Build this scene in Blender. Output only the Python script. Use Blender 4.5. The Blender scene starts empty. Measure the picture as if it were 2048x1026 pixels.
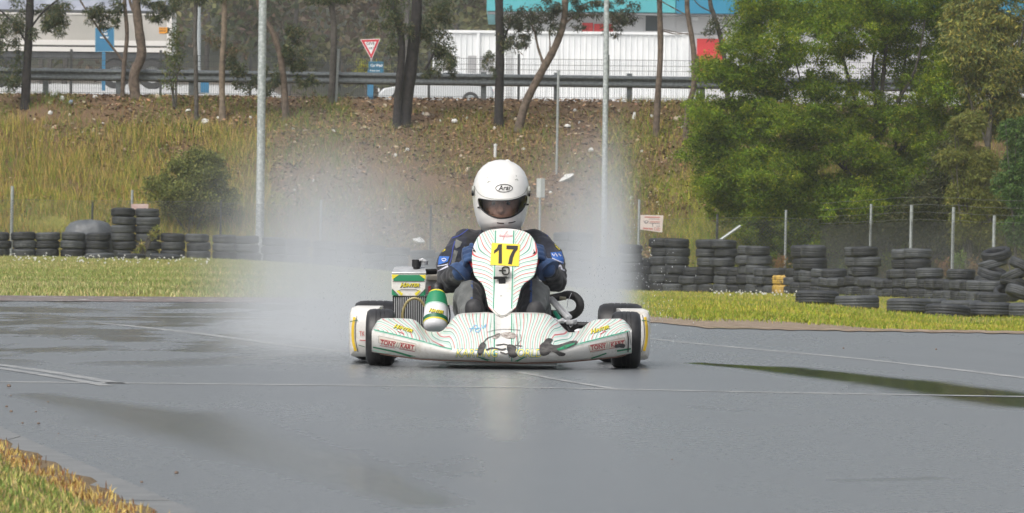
import bpy, bmesh, math, random
import numpy as np
from mathutils import Vector, Matrix
from mathutils.bvhtree import BVHTree
R = math.radians
rng = np.random.default_rng(17)
random.seed(17)
sc = bpy.context.scene
COL = sc.collection

# ---------------------------------------------------------------- camera, sky, sun, exposure
FPX, CX, CY = 11050.0, 1024.0, 513.0
CAMZ = 0.628
PITCH, ROLL = math.atan(57.0 / FPX), R(0.6)
cam_d = bpy.data.cameras.new('camera')
cam_d.sensor_width = 36.0
cam_d.lens = 36.0 * FPX / 2048.0
cam_d.clip_start, cam_d.clip_end = 0.5, 2000.0
cam_d.dof.use_dof = True
cam_d.dof.focus_distance = 25.2
cam_d.dof.aperture_fstop = 30.0
cam = bpy.data.objects.new('camera', cam_d)
COL.objects.link(cam)
cam.matrix_world = (Matrix.Translation((0, 0, CAMZ)) @ Matrix.Rotation(R(90) - PITCH, 4, 'X')
                    @ Matrix.Rotation(ROLL, 4, 'Z'))
sc.camera = cam
CAM3 = cam.matrix_world.to_3x3()
CAMO = Vector((0, 0, CAMZ))

world = bpy.data.worlds.new('World'); sc.world = world
world.use_nodes = True
wn = world.node_tree.nodes; wl = world.node_tree.links
for n in list(wn): wn.remove(n)
sky = wn.new('ShaderNodeTexSky'); sky.sky_type = 'NISHITA'; sky.sun_disc = False
SUN_EL, SUN_AZ = R(52), R(215)
sky.sun_elevation = SUN_EL; sky.sun_rotation = SUN_AZ
sky.air_density = 1.0; sky.dust_density = 6.0; sky.ozone_density = 1.0
hs = wn.new('ShaderNodeHueSaturation'); hs.inputs['Saturation'].default_value = 0.38
bg = wn.new('ShaderNodeBackground'); bg.inputs['Strength'].default_value = 0.125
wo = wn.new('ShaderNodeOutputWorld')
wl.new(sky.outputs[0], hs.inputs['Color']); wl.new(hs.outputs[0], bg.inputs['Color']); wl.new(bg.outputs[0], wo.inputs[0])

sun_d = bpy.data.lights.new('sun', 'SUN'); sun_d.energy = 1.05; sun_d.angle = R(50); sun_d.color = (1, .96, .89)
sun = bpy.data.objects.new('sun', sun_d); COL.objects.link(sun)
sdir = Vector((math.sin(SUN_AZ) * math.cos(SUN_EL), math.cos(SUN_AZ) * math.cos(SUN_EL), math.sin(SUN_EL)))
sun.rotation_euler = sdir.to_track_quat('Z', 'Y').to_euler(); sun.location = (0, 0, 40)

sc.view_settings.view_transform = 'Standard'; sc.view_settings.look = 'None'
sc.view_settings.exposure = 0.46; sc.view_settings.gamma = 1.0
sc.cycles.volume_bounces = 3
sc.cycles.max_bounces = 8
sc.cycles.transparent_max_bounces = 16

# ---------------------------------------------------------------- helpers
def ray(px, py):
    return CAM3 @ Vector(((px - CX) / FPX, -(py - CY) / FPX, -1.0))
def P(px, py, d):
    "point seen at photo pixel (px,py), standing d metres ahead"
    v = ray(px, py)
    return CAMO + v * (d / v.y)
def X(px, d): return P(px, 455, d).x
def Z(px, py, d): return P(px, py, d).z
def sstep(a, b, x):
    t = np.clip((x - a) / (b - a), 0, 1); return t * t * (3 - 2 * t)
def lerp(a, b, t): return a + (b - a) * t
def interp(p, pts): return float(np.interp(p, [q[0] for q in pts], [q[1] for q in pts]))

def tag(o, label=None, cat=None, group=None, kind=None):
    if label: o['label'] = label
    if cat: o['category'] = cat
    if group: o['group'] = group
    if kind: o['kind'] = kind
    return o
def empty(name, loc=(0, 0, 0), label=None, cat=None, group=None, rz=0):
    o = bpy.data.objects.new(name, None); COL.objects.link(o)
    o.location = loc; o.rotation_euler = (0, 0, rz); o.empty_display_size = .2
    return tag(o, label, cat, group)
def link_mesh(name, me, mats, parent=None, smooth=False):
    if not isinstance(mats, (list, tuple)): mats = [mats]
    for m in mats: me.materials.append(m)
    if smooth: me.polygons.foreach_set('use_smooth', [True] * len(me.polygons))
    o = bpy.data.objects.new(name, me); COL.objects.link(o)
    if parent is not None: o.parent = parent
    return o
def np_mesh(name, verts, faces, mats, parent=None, smooth=False, col=None):
    "fast mesh: verts Nx3, faces MxK of equal length"
    me = bpy.data.meshes.new(name)
    verts = np.asarray(verts, dtype=np.float32); faces = np.asarray(faces, dtype=np.int32)
    me.vertices.add(len(verts)); me.vertices.foreach_set('co', verts.ravel())
    k = faces.shape[1]
    me.loops.add(faces.size); me.loops.foreach_set('vertex_index', faces.ravel())
    me.polygons.add(len(faces))
    me.polygons.foreach_set('loop_start', np.arange(0, faces.size, k, dtype=np.int32))
    me.polygons.foreach_set('loop_total', np.full(len(faces), k, dtype=np.int32))
    me.update(calc_edges=True)
    if col is not None:
        a = me.color_attributes.new('tint', 'FLOAT_COLOR', 'POINT')
        c = np.ones((len(verts), 4), dtype=np.float32); c[:, :3] = col
        a.data.foreach_set('color', c.ravel())
    return link_mesh(name, me, mats, parent, smooth)

class MB:
    def __init__(s, o=(0, 0, 0)): s.V = []; s.F = []; s.I = []; s.o = Vector(o)
    def add(s, vs, fs, mi=0):
        b = len(s.V); s.V += [Vector(v) - s.o for v in vs]; s.F += [tuple(b + i for i in f) for f in fs]; s.I += [mi] * len(fs)
        return s
    def box(s, x0, x1, y0, y1, z0, z1, mi=0, M=None):
        vs = [Vector((x, y, z)) for z in (z0, z1) for y in (y0, y1) for x in (x0, x1)]
        if M is not None: vs = [M @ v for v in vs]
        return s.add(vs, [(0, 2, 3, 1), (4, 5, 7, 6), (0, 1, 5, 4), (1, 3, 7, 5), (3, 2, 6, 7), (2, 0, 4, 6)], mi)
    def tube(s, pts, rad, n=8, mi=0, cap=True, closed=False):
        pts = [Vector(p) for p in pts]; m = len(pts)
        if not isinstance(rad, (list, tuple)): rad = [rad] * m
        vs = []; up = None
        for i, p in enumerate(pts):
            if closed: t = pts[(i + 1) % m] - pts[i - 1]
            else: t = pts[min(i + 1, m - 1)] - pts[max(i - 1, 0)]
            if t.length < 1e-9: t = Vector((0, 0, 1))
            t.normalize()
            if up is None: up = Vector((0, 0, 1)) if abs(t.z) < .9 else Vector((1, 0, 0))
            a = t.cross(up)
            if a.length < 1e-4: a = t.cross(Vector((0, 1, 0)))
            a.normalize(); b = a.cross(t).normalized(); up = b
            for k in range(n):
                q = 2 * math.pi * k / n
                vs.append(p + (a * math.cos(q) + b * math.sin(q)) * rad[i])
        fs = []
        for i in range(m if closed else m - 1):
            j = (i + 1) % m
            for k in range(n):
                l = (k + 1) % n
                fs.append((i * n + k, i * n + l, j * n + l, j * n + k))
        if cap and not closed:
            fs.append(tuple(range(n))[::-1]); fs.append(tuple((m - 1) * n + k for k in range(n)))
        return s.add(vs, fs, mi)
    def lathe(s, prof, c=(0, 0, 0), axis='z', n=32, mi=0, closed=False):
        c = Vector(c); vs = []; m = len(prof)
        for r, h in prof:
            for k in range(n):
                q = 2 * math.pi * k / n; a, b = r * math.cos(q), r * math.sin(q)
                v = {'z': Vector((a, b, h)), 'x': Vector((h, a, b)), 'y': Vector((b, h, a))}[axis]
                vs.append(c + v)
        fs = []
        for i in range(m if closed else m - 1):
            j = (i + 1) % m
            for k in range(n):
                l = (k + 1) % n
                fs.append((i * n + k, i * n + l, j * n + l, j * n + k))
        return s.add(vs, fs, mi)
    def prism(s, outl, y0, y1, mi=0, f=None):
        "outline [(x,z)] extruded along y; f maps (x,y,z)->Vector"
        n = len(outl); f = f or (lambda x, y, z: Vector((x, y, z)))
        vs = [f(x, y0, z) for x, z in outl] + [f(x, y1, z) for x, z in outl]
        fs = [tuple(range(n)), tuple(range(n, 2 * n))[::-1]] + [(i, i + n, (i + 1) % n + n, (i + 1) % n) for i in range(n)]
        return s.add(vs, fs, mi)
    def loft(s, rings, mi=0, cap=True):
        n = len(rings[0]); vs = [v for r in rings for v in r]; fs = []
        for i in range(len(rings) - 1):
            for k in range(n):
                l = (k + 1) % n; fs.append((i * n + k, i * n + l, (i + 1) * n + l, (i + 1) * n + k))
        if cap: fs.append(tuple(range(n))[::-1]); fs.append(tuple((len(rings) - 1) * n + k for k in range(n)))
        return s.add(vs, fs, mi)
    def grid(s, rows, mi=0):
        n = len(rows[0]); vs = [v for r in rows for v in r]
        fs = [(i * n + k, i * n + k + 1, (i + 1) * n + k + 1, (i + 1) * n + k) for i in range(len(rows) - 1) for k in range(n - 1)]
        return s.add(vs, fs, mi)
    def mesh(s, name):
        me = bpy.data.meshes.new(name); me.from_pydata([tuple(v) for v in s.V], [], s.F)
        me.polygons.foreach_set('material_index', s.I)
        me.update(); bm = bmesh.new(); bm.from_mesh(me); bmesh.ops.recalc_face_normals(bm, faces=bm.faces); bm.to_mesh(me); bm.free()
        return me
    def build(s, name, mats, parent=None, smooth=False, bevel=0, label=None):
        o = link_mesh(name, s.mesh(name), mats, parent, smooth or bevel > 0)
        if bevel:
            m = o.modifiers.new('b', 'BEVEL'); m.width = bevel; m.segments = 2; m.limit_method = 'ANGLE'; m.angle_limit = R(35)
            m.harden_normals = False
        if smooth or bevel:
            try: o.data.set_sharp_from_angle(angle=R(40))
            except Exception: pass
        if label: o['label'] = label
        return o

# node maths
class E:
    def __init__(s, nt, sock): s.nt = nt; s.s = sock
    def _op(s, op, *a, clamp=False):
        n = s.nt.nodes.new('ShaderNodeMath'); n.operation = op; n.use_clamp = clamp
        for i, v in enumerate((s,) + a):
            if isinstance(v, E): s.nt.links.new(v.s, n.inputs[i])
            else: n.inputs[i].default_value = v
        return E(s.nt, n.outputs[0])
    def __add__(s, o): return s._op('ADD', o)
    __radd__ = __add__
    def __mul__(s, o): return s._op('MULTIPLY', o)
    __rmul__ = __mul__
    def __sub__(s, o): return s._op('SUBTRACT', o)
    def __rsub__(s, o): return (s * -1.0) + o
    def __truediv__(s, o): return s._op('DIVIDE', o)
    def sq(s): return s * s
    def f(s, op, *a, **k): return s._op(op, *a, **k)
    def ss(s, a, b):
        n = s.nt.nodes.new('ShaderNodeMapRange'); n.interpolation_type = 'SMOOTHSTEP'
        s.nt.links.new(s.s, n.inputs[0]); n.inputs[1].default_value = a; n.inputs[2].default_value = b
        return E(s.nt, n.outputs[0])
    def gauss(s, c, w): return ((s - c) * (1.0 / w)).sq()._op('MULTIPLY', -1.0)._op('EXPONENT')
class NT:
    def __init__(s, name):
        s.m = bpy.data.materials.new(name); s.m.use_nodes = True; s.t = s.m.node_tree
        s.bsdf = s.t.nodes['Principled BSDF']; s.out = s.t.nodes['Material Output']
        s.tc = s.t.nodes.new('ShaderNodeTexCoord')
    def obj(s): return s.tc.outputs['Object']
    def xyz(s, src=None):
        n = s.t.nodes.new('ShaderNodeSeparateXYZ'); s.t.links.new(src or s.obj(), n.inputs[0])
        return [E(s.t, n.outputs[i]) for i in range(3)]
    def mapped(s, scale, loc=(0, 0, 0), src=None):
        n = s.t.nodes.new('ShaderNodeMapping'); s.t.links.new(src or s.obj(), n.inputs[0])
        n.inputs['Scale'].default_value = scale; n.inputs['Location'].default_value = loc
        return n.outputs[0]
    def noise(s, scale, detail=4, rough=.55, src=None, dist=0):
        n = s.t.nodes.new('ShaderNodeTexNoise'); s.t.links.new(src or s.obj(), n.inputs['Vector'])
        n.inputs['Scale'].default_value = scale; n.inputs['Detail'].default_value = detail
        n.inputs['Roughness'].default_value = rough; n.inputs['Distortion'].default_value = dist
        return E(s.t, n.outputs['Fac'])
    def ramp(s, e, stops):
        n = s.t.nodes.new('ShaderNodeValToRGB'); s.t.links.new(e.s, n.inputs[0]); r = n.color_ramp
        while len(r.elements) < len(stops): r.elements.new(.5)
        for el, (p, c) in zip(r.elements, stops): el.position = p; el.color = tuple(c) + (1,)
        return n.outputs[0]
    def mix(s, fac, a, b):
        n = s.t.nodes.new('ShaderNodeMix'); n.data_type = 'RGBA'
        def put(i, v):
            if isinstance(v, E): s.t.links.new(v.s, n.inputs[i])
            elif isinstance(v, (tuple, list)): n.inputs[i].default_value = tuple(v) + (1,)
            elif isinstance(v, float): n.inputs[i].default_value = v
            else: s.t.links.new(v, n.inputs[i])
        put(0, fac); put(6, a); put(7, b)
        return n.outputs[2]
    def set(s, k, v):
        i = s.bsdf.inputs[k]
        if isinstance(v, E): s.t.links.new(v.s, i)
        elif hasattr(v, 'is_output'): s.t.links.new(v, i)
        elif isinstance(v, (tuple, list)): i.default_value = tuple(v) + (1,) if len(v) == 3 else v
        else: i.default_value = v
        return s
    def bump(s, e, strength=.3, dist=.01):
        n = s.t.nodes.new('ShaderNodeBump'); n.inputs['Strength'].default_value = strength if not isinstance(strength, E) else 1
        if isinstance(strength, E): s.t.links.new(strength.s, n.inputs['Strength'])
        n.inputs['Distance'].default_value = dist
        s.t.links.new(e.s, n.inputs['Height']); s.t.links.new(n.outputs[0], s.bsdf.inputs['Normal']); return s
    def attr(s, name):
        n = s.t.nodes.new('ShaderNodeAttribute'); n.attribute_name = name; return n
def M(name, c, rough=.6, metal=0.0, c2=None, scale=8, bump=0, bscale=None, bdist=.01, coat=0, detail=4, contrast=(.35, .65), spec=.5):
    t = NT(name)
    if c2 is not None: t.set('Base Color', t.ramp(t.noise(scale, detail), [(contrast[0], c), (contrast[1], c2)]))
    else: t.set('Base Color', c)
    t.set('Roughness', rough).set('Metallic', metal).set('Coat Weight', coat).set('Specular IOR Level', spec)
    if bump: t.bump(t.noise(bscale or scale * 3, 3), bump, bdist)
    return t.m

# 2-D outlines, writing and marks laid onto a surface
def text2d(s, size, cx, cy, rot=0, shear=0, xs=1, bold=0, spacing=1):
    cu = bpy.data.curves.new('t', 'FONT'); cu.body = s; cu.size = size; cu.align_x = 'CENTER'; cu.align_y = 'CENTER'
    cu.offset = bold * size; cu.shear = shear; cu.resolution_u = 3; cu.space_character = spacing
    o = bpy.data.objects.new('t', cu); me = bpy.data.meshes.new_from_object(o)
    a = R(rot); vs = []
    for v in me.vertices:
        x, y = v.co.x * xs, v.co.y
        vs.append((cx + x * math.cos(a) - y * math.sin(a), cy - (x * math.sin(a) + y * math.cos(a))))
    fs = [tuple(p.vertices) for p in me.polygons]
    bpy.data.objects.remove(o); bpy.data.curves.remove(cu); bpy.data.meshes.remove(me)
    return vs, fs
def poly2d(pts, cell=4.0):
    bm = bmesh.new(); f = bm.faces.new([bm.verts.new((p[0], p[1], 0)) for p in pts])
    xs = [p[0] for p in pts]; ys = [p[1] for p in pts]
    for ax, lo, hi in ((0, min(xs), max(xs)), (1, min(ys), max(ys))):
        c = lo + cell * .5
        while c < hi:
            no = (1, 0, 0) if ax == 0 else (0, 1, 0); co = (c, 0, 0) if ax == 0 else (0, c, 0)
            bmesh.ops.bisect_plane(bm, geom=bm.verts[:] + bm.edges[:] + bm.faces[:], plane_co=co, plane_no=no)
            c += cell
    bmesh.ops.triangulate(bm, faces=bm.faces[:])
    bm.verts.index_update()
    vs = [(v.co.x, v.co.y) for v in bm.verts]; fs = [tuple(v.index for v in f.verts) for f in bm.faces]; bm.free()
    return vs, fs
def ribbon2d(pts, w, step=4.0):
    q = [pts[0]]
    for a, b in zip(pts[:-1], pts[1:]):
        n = max(1, int(math.hypot(b[0] - a[0], b[1] - a[1]) / step))
        q += [(lerp(a[0], b[0], i / n), lerp(a[1], b[1], i / n)) for i in range(1, n + 1)]
    vs = []; ww = w if callable(w) else (lambda t: w)
    for i, p in enumerate(q):
        a, b = q[max(i - 1, 0)], q[min(i + 1, len(q) - 1)]
        dx, dy = b[0] - a[0], b[1] - a[1]; l = math.hypot(dx, dy) or 1; h = ww(i / max(1, len(q) - 1)) / 2
        vs += [(p[0] - dy / l * h, p[1] + dx / l * h), (p[0] + dy / l * h, p[1] - dx / l * h)]
    return vs, [(2 * i, 2 * i + 1, 2 * i + 3, 2 * i + 2) for i in range(len(q) - 1)]
def merge2d(*ms):
    V, F = [], []
    for v, f in ms: b = len(V); V += v; F += [tuple(b + i for i in q) for q in f]
    return V, F
def smooth_closed(pts, n=6):
    out = []; m = len(pts)
    for i in range(m):
        p0, p1, p2, p3 = [pts[(i + k) % m] for k in (-1, 0, 1, 2)]
        for j in range(n):
            t = j / n
            out.append(tuple(.5 * ((2 * p1[k]) + (-p0[k] + p2[k]) * t + (2 * p0[k] - 5 * p1[k] + 4 * p2[k] - p3[k]) * t * t
                                   + (-p0[k] + 3 * p1[k] - 3 * p2[k] + p3[k]) * t ** 3) for k in range(len(p1))))
    return out
def smooth_open(pts, n=6):
    out = []; m = len(pts)
    for i in range(m - 1):
        p0, p1, p2, p3 = pts[max(i - 1, 0)], pts[i], pts[i + 1], pts[min(i + 2, m - 1)]
        for j in range(n):
            t = j / n
            out.append(tuple(.5 * ((2 * p1[k]) + (-p0[k] + p2[k]) * t + (2 * p0[k] - 5 * p1[k] + 4 * p2[k] - p3[k]) * t * t
                                   + (-p0[k] + 3 * p1[k] - 3 * p2[k] + p3[k]) * t ** 3) for k in range(len(p1))))
    return out + [tuple(pts[-1])]
def bvh_of(objs):
    "objs at identity or simple parent offset; world-space tree"
    V, F = [], []
    bpy.context.view_layer.update()
    dg = bpy.context.evaluated_depsgraph_get()
    for o in objs:
        e = o.evaluated_get(dg); me = e.to_mesh(); b = len(V); mw = o.matrix_world
        V += [mw @ v.co for v in me.vertices]; F += [tuple(b + i for i in p.vertices) for p in me.polygons]
        e.to_mesh_clear()
    return BVHTree.FromPolygons(V, F)
def fine2d(m2, cell=3.0):
    "cut long faces so that a mark can follow a curved surface"
    bm = bmesh.new(); vs = [bm.verts.new((x, y, 0)) for x, y in m2[0]]
    for f in m2[1]:
        try: bm.faces.new([vs[i] for i in f])
        except ValueError: pass
    ys = [v[1] for v in m2[0]]; xs = [v[0] for v in m2[0]]
    for lo, hi, no in ((min(ys), max(ys), (0, 1, 0)), (min(xs), max(xs), (1, 0, 0))):
        if hi - lo > 110 and no[0]: continue
        c = lo + cell * .5
        while c < hi:
            bmesh.ops.bisect_plane(bm, geom=bm.verts[:] + bm.edges[:] + bm.faces[:], plane_co=(c, c, 0), plane_no=no, dist=1e-5); c += cell
    bm.verts.index_update(); out = ([(v.co.x, v.co.y) for v in bm.verts], [tuple(v.index for v in f.verts) for f in bm.faces]); bm.free(); return out
def decal(name, m2, bvh, off, mat, parent, dmax=None):
    "a mark laid on a real surface: each corner lands where the surface is, lifted by off metres"
    vs, fs = fine2d(m2) if len(m2[0]) < 900 and max(v[1] for v in m2[0]) > 300 else m2; O = parent.matrix_world.translation if parent is not None else Vector()
    idx = {}; V = []
    for i, (px, py) in enumerate(vs):
        d = ray(px, py).normalized(); h = bvh.ray_cast(CAMO, d)
        if h[0] is None or (dmax and h[0].y > dmax): continue
        idx[i] = len(V); V.append(tuple(h[0] - d * off - O))
    F = [tuple(idx[i] for i in f) for f in fs if all(i in idx for i in f)]
    me = bpy.data.meshes.new(name); me.from_pydata(V, [], F); me.update()
    return link_mesh(name, me, mat, parent)

# value noise
_ng = rng.random((256, 256))
def vnoise(x, y, s=1.0):
    x = np.asarray(x, float) * s + 1000.3; y = np.asarray(y, float) * s + 1000.7
    xi = np.floor(x).astype(int); yi = np.floor(y).astype(int); fx = x - xi; fy = y - yi
    fx = fx * fx * (3 - 2 * fx); fy = fy * fy * (3 - 2 * fy)
    g = lambda a, b: _ng[a % 256, b % 256]
    return (g(xi, yi) * (1 - fx) + g(xi + 1, yi) * fx) * (1 - fy) + (g(xi, yi + 1) * (1 - fx) + g(xi + 1, yi + 1) * fx) * fy
def fbm(x, y, s=1.0): return (vnoise(x, y, s) * .55 + vnoise(x, y, s * 2.1) * .28 + vnoise(x, y, s * 4.3) * .17)
# ================================================================ THE LAND
TOE, RAIL = 131.8, 142.0
def U(x, y): return 1024.0 + np.asarray(x, float) / np.maximum(y, 1.0) * FPX
EDGE = [(-4000, 46), (0, 46), (600, 46.5), (900, 43), (1200, 39), (1300, 37.6), (1420, 35.6), (1700, 35.0), (2048, 34.8), (6000, 33)]
def dedge(u): return np.interp(u, [e[0] for e in EDGE], [e[1] for e in EDGE])
def H(x, y):
    x = np.asarray(x, float); y = np.asarray(y, float)
    u = U(x, y)
    uc = np.clip(u, -2000, 4000); yy = np.maximum(np.minimum(y, 131) - dedge(u), 0)
    k = lerp(.0017, .0087, sstep(350, 1300, uc)); k = lerp(k, .0087, sstep(1300, 1400, uc))
    base = -lerp(yy * k, .86 * (1 - np.exp(-yy / 42.0)), sstep(1500, 1950, uc))
    base = np.where(y < dedge(u) + .01, -0.02, base - .004 - .01 * (fbm(x, y, 1.3)))
    t = np.clip((y - TOE) / (RAIL - TOE), 0, 1); ts = t * .75 + .25 * sstep(0, 1, t)
    top = 3.9 + np.maximum(y - RAIL, 0) * lerp(.028, .0175, sstep(480, 680, np.clip(u, -2000, 4000)))
    top = np.where(y > 268, top + (np.minimum(y, 330) - 268) * .38, top)
    rough = (fbm(x, y, .8) - .5) * .30 * sstep(0, .15, t) * sstep(1.0, .8, t) + (fbm(x, y, 3.0) - .5) * .10 * sstep(0, .15, t) * sstep(1.0, .9, t)
    return np.where(y > TOE, base * (1 - ts) + top * ts + rough, base)
def Hz(x, y): return float(H(x, y))
def on_bank(px, py):
    "where the sight line through a photo pixel meets the bank"
    lo, hi = TOE, RAIL
    for _ in range(30):
        m = (lo + hi) / 2; p = P(px, py, m)
        if p.z > Hz(p.x, m): lo = m
        else: hi = m
    p = P(px, py, lo); return Vector((p.x, lo, Hz(p.x, lo)))

# ground sheet
ys = np.concatenate([np.array([-40, -10, 5, 20]), np.arange(32, 50, .5), np.arange(50, 131, 1.5), np.arange(131, 143.5, .15), np.arange(143.5, 160, 2), np.arange(160, 345, 8)])
xs = np.concatenate([np.arange(-200, -34, 15), np.arange(-34, -16, 1.5), np.arange(-16, 16, .16), np.arange(16, 34, 1.5), np.arange(34, 201, 15)])
gx, gy = np.meshgrid(xs, ys); gz = H(gx, gy)
nx, ny = len(xs), len(ys)
ii = (np.arange(ny - 1)[:, None] * nx + np.arange(nx - 1)[None]).ravel()
t = NT('soil_and_turf')
n1 = t.noise(.55, 5); n2 = t.noise(3.2, 5, .7); n3 = t.noise(22, 3, .8)
soil = t.ramp(n3, [(.25, (.05, .033, .022)), (.5, (.145, .088, .045)), (.75, (.27, .18, .10))])
turf = t.ramp(n3, [(.3, (.10, .12, .018)), (.55, (.22, .21, .035)), (.75, (.36, .29, .08))])
xx, yy, zz = t.xyz()
fl = yy.ss(129, 133); vb = xx * 0.0 + 1.0
mid = xx.ss(-6.5, -4.5) * (1.0 - xx.ss(2.4, 4.0))
hi = zz.ss(.6, 2.8)
dirt = (n1 * .9 + n2 * .5 + mid * .30 * fl + hi * .32 * fl - .30 + (1.0 - fl) * -.12).ss(.42, .62)
conc = yy.ss(150, 156) * (1.0 - yy.ss(262, 266))
c = t.mix(dirt, turf, soil)
c = t.mix(conc, c, t.mix(n1, (.42, .43, .43), (.55, .55, .54)))
c = t.mix(yy.ss(262, 270), c, (.04, .045, .03))
t.set('Base Color', c).set('Roughness', .95)
t.bump(n3, .6, .05)
ground = np_mesh('ground', np.stack([gx.ravel(), gy.ravel(), gz.ravel()], 1), np.stack([ii, ii + 1, ii + 1 + nx, ii + nx], 1), t.m, smooth=True)
tag(ground, kind='structure')

# wet asphalt
r = NT('wet_asphalt')
rx, ry, rz = r.xyz()
fine = r.noise(260, 3, .7); mid_n = r.noise(34, 4, .7)
big = r.noise(.55, 4, .6, r.mapped((1.0, .22, 1)))
big2 = r.noise(1.3, 5, .6, r.mapped((1.0, .16, 1), (4, 9, 0)), .4)
def seg_mask(pts, w, soft=.5, wob=.16):
    "wet film along a run of world points, edge broken by noise"
    acc = None
    for (ax, ay, aw), (bx, by, bw) in zip(pts[:-1], pts[1:]):
        dx, dy = bx - ax, by - ay; L = dx * dx + dy * dy
        tt = ((rx - ax) * dx + (ry - ay) * dy) * (1.0 / L)
        tt = tt.f('MAXIMUM', 0.0).f('MINIMUM', 1.0)
        ex = rx - ax - tt * dx; ey = ry - ay - tt * dy
        ww = tt * (bw - aw) + aw
        # lateral distance dominates: pools are long in depth
        dist = (ex.sq() + (ey * .35).sq()).f('SQRT') / ww
        acc = dist if acc is None else acc.f('MINIMUM', dist)
    acc = acc + (big2 - .5) * (wob * 3) + (big - .5) * wob
    return 1.0 - acc.ss(1 - soft, 1 + soft * .4)
def G(px, py):
    v = ray(px, py); s = -CAMZ / v.z; return (v.x * s, v.y * s)
def gpath(*a): return [G(x, y) + (w,) for x, y, w in a]
pool_r = seg_mask(gpath((1400, 727, .08), (1560, 738, .20), (1800, 766, .30), (2080, 806, .34)), 1, .6, .30)
pool_l = seg_mask(gpath((70, 790, .12), (330, 835, .30), (560, 905, .24), (850, 1003, .12)), 1, .75, .22)
pool_c = seg_mask(gpath((1000, 760, .10), (995, 810, .10), (1010, 880, .06)), 1, .8, .3)
pool_s = seg_mask(gpath((1690, 961, .05), (1860, 957, .05)), 1, .9, .5)
far_l = ((big2 * .55 + r.noise(.9, 4, .6, r.mapped((.5, .55, 1), (2, 5, 0))) * .5).ss(.50, .56)) * (1.0 - rx.ss(-1.5, -.6)) * ry.ss(22, 27)
streak = big2.ss(.60, .70) * .6
pool = (pool_r + pool_s * .35).f('MINIMUM', 1.0)
film = (pool_l * .85 + far_l * 1.0 + streak * .75 + pool_c * .45).f('MINIMUM', 1.0)
asph = r.ramp(fine * .6 + mid_n * .4, [(.34, (.060, .068, .075)), (.5, (.120, .132, .140)), (.66, (.25, .265, .275))])
asph = r.mix(big, asph, r.ramp(mid_n, [(.3, (.10, .108, .115)), (.7, (.15, .16, .168))]))
asph = r.mix((film * .8 + pool * .9).f('MINIMUM', 1.0), asph, (.040, .046, .052))
r.set('Base Color', asph)
rough = (.275 + (big - .5) * .20 + (mid_n - .5) * .12 + (big2 - .5) * .10) * (1.0 - film * .52) * (1.0 - pool * .86) + .015
r.set('Roughness', rough).set('IOR', 1.5).set('Specular IOR Level', .6)
r.bump(fine, ((1.0 - pool) * (1.0 - film * .7)) * .22, .003)
ROADM = r.m
edge_pts = [(float((u - 1024) / FPX * d), float(d)) for u, d in
            [(u, dedge(u) + .10 * math.sin(u * .11) + .07 * math.sin(u * .043)) for u in np.concatenate([np.linspace(-6000, -200, 12), np.linspace(-100, 2200, 160), np.linspace(2400, 8000, 12)])]]
mb = MB()
mb.add([(x, -30, 0) for x, y in edge_pts] + [(x, y, 0) for x, y in edge_pts], [(i, i + 1, len(edge_pts) + i + 1, len(edge_pts) + i) for i in range(len(edge_pts) - 1)])
tag(mb.build('road', ROADM), kind='structure')

# worn painted lines (thin paint films 4 mm proud)
pt = NT('worn_line_paint'); wn_ = pt.noise(60, 4, .7) * .6 + pt.noise(7, 3, .6) * .5
pt.set('Base Color', pt.ramp(wn_, [(.43, (.12, .127, .133)), (.57, (.30, .305, .30)), (.78, (.54, .54, .52))]))
pt.set('Roughness', .36).set('Specular IOR Level', .6)
PAINT = pt.m
def line(pts, w, name='painted_line', mat=None, z=.0012):
    g = [Vector((*G(x, y), 0)) for x, y in smooth_open(pts, 5)]
    V, F = [], []
    for i, p in enumerate(g):
        a, b = g[max(i - 1, 0)], g[min(i + 1, len(g) - 1)]; t_ = (b - a).normalized(); n_ = Vector((-t_.y, t_.x, 0)) * w / 2
        V += [(p.x + n_.x, p.y + n_.y, z), (p.x - n_.x, p.y - n_.y, z)]
    me = bpy.data.meshes.new(name); me.from_pydata(V, [], [(2 * i, 2 * i + 1, 2 * i + 3, 2 * i + 2) for i in range(len(g) - 1)]); me.update()
    return tag(link_mesh(name, me, mat or PAINT), kind='structure')
line([(-200, 762), (100, 765), (500, 769), (900, 773), (1250, 779), (1600, 786), (2200, 796)], .13)
line([(-150, 712), (0, 730), (120, 747), (240, 768)], .07)
line([(-150, 718), (0, 737), (110, 754), (215, 772)], .06, z=.0017)
line([(195, 646), (270, 653), (420, 670), (560, 689), (700, 705)], .08)
line([(1295, 677), (1450, 693), (1700, 716), (1900, 738), (2150, 768)], .07)
line([(1035, 744), (1130, 762), (1235, 779)], .04, z=.0017)
line([(-100, 631), (150, 633), (600, 636)], .12)

# old broken kerb along the far verge: red and white paint almost gone
kb = NT('worn_kerb'); kn = kb.noise(5, 5, .7)
kb.set('Base Color', kb.ramp(kn, [(.40, (.13, .125, .12)), (.50, (.17, .13, .125)), (.60, (.20, .19, .18)), (.66, (.50, .49, .48)), (.74, (.18, .17, .16))])).set('Roughness', .8)
kb.bump(kb.noise(40, 3), .4, .01)
mb = MB(); pr = []
for u in np.linspace(-1500, 1000, 120):
    d = float(dedge(u)) - .9; x = (u - 1024) / FPX
    pr.append([Vector((x * (d - .9), d - .9, .004)), Vector((x * (d - .4), d - .4, .016)), Vector((x * (d + .5), d + .5, .028)), Vector((x * (d + 1.0), d + 1.0, -.03))])
mb.grid(pr); tag(mb.build('kerb', kb.m, smooth=True), kind='structure')

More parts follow.
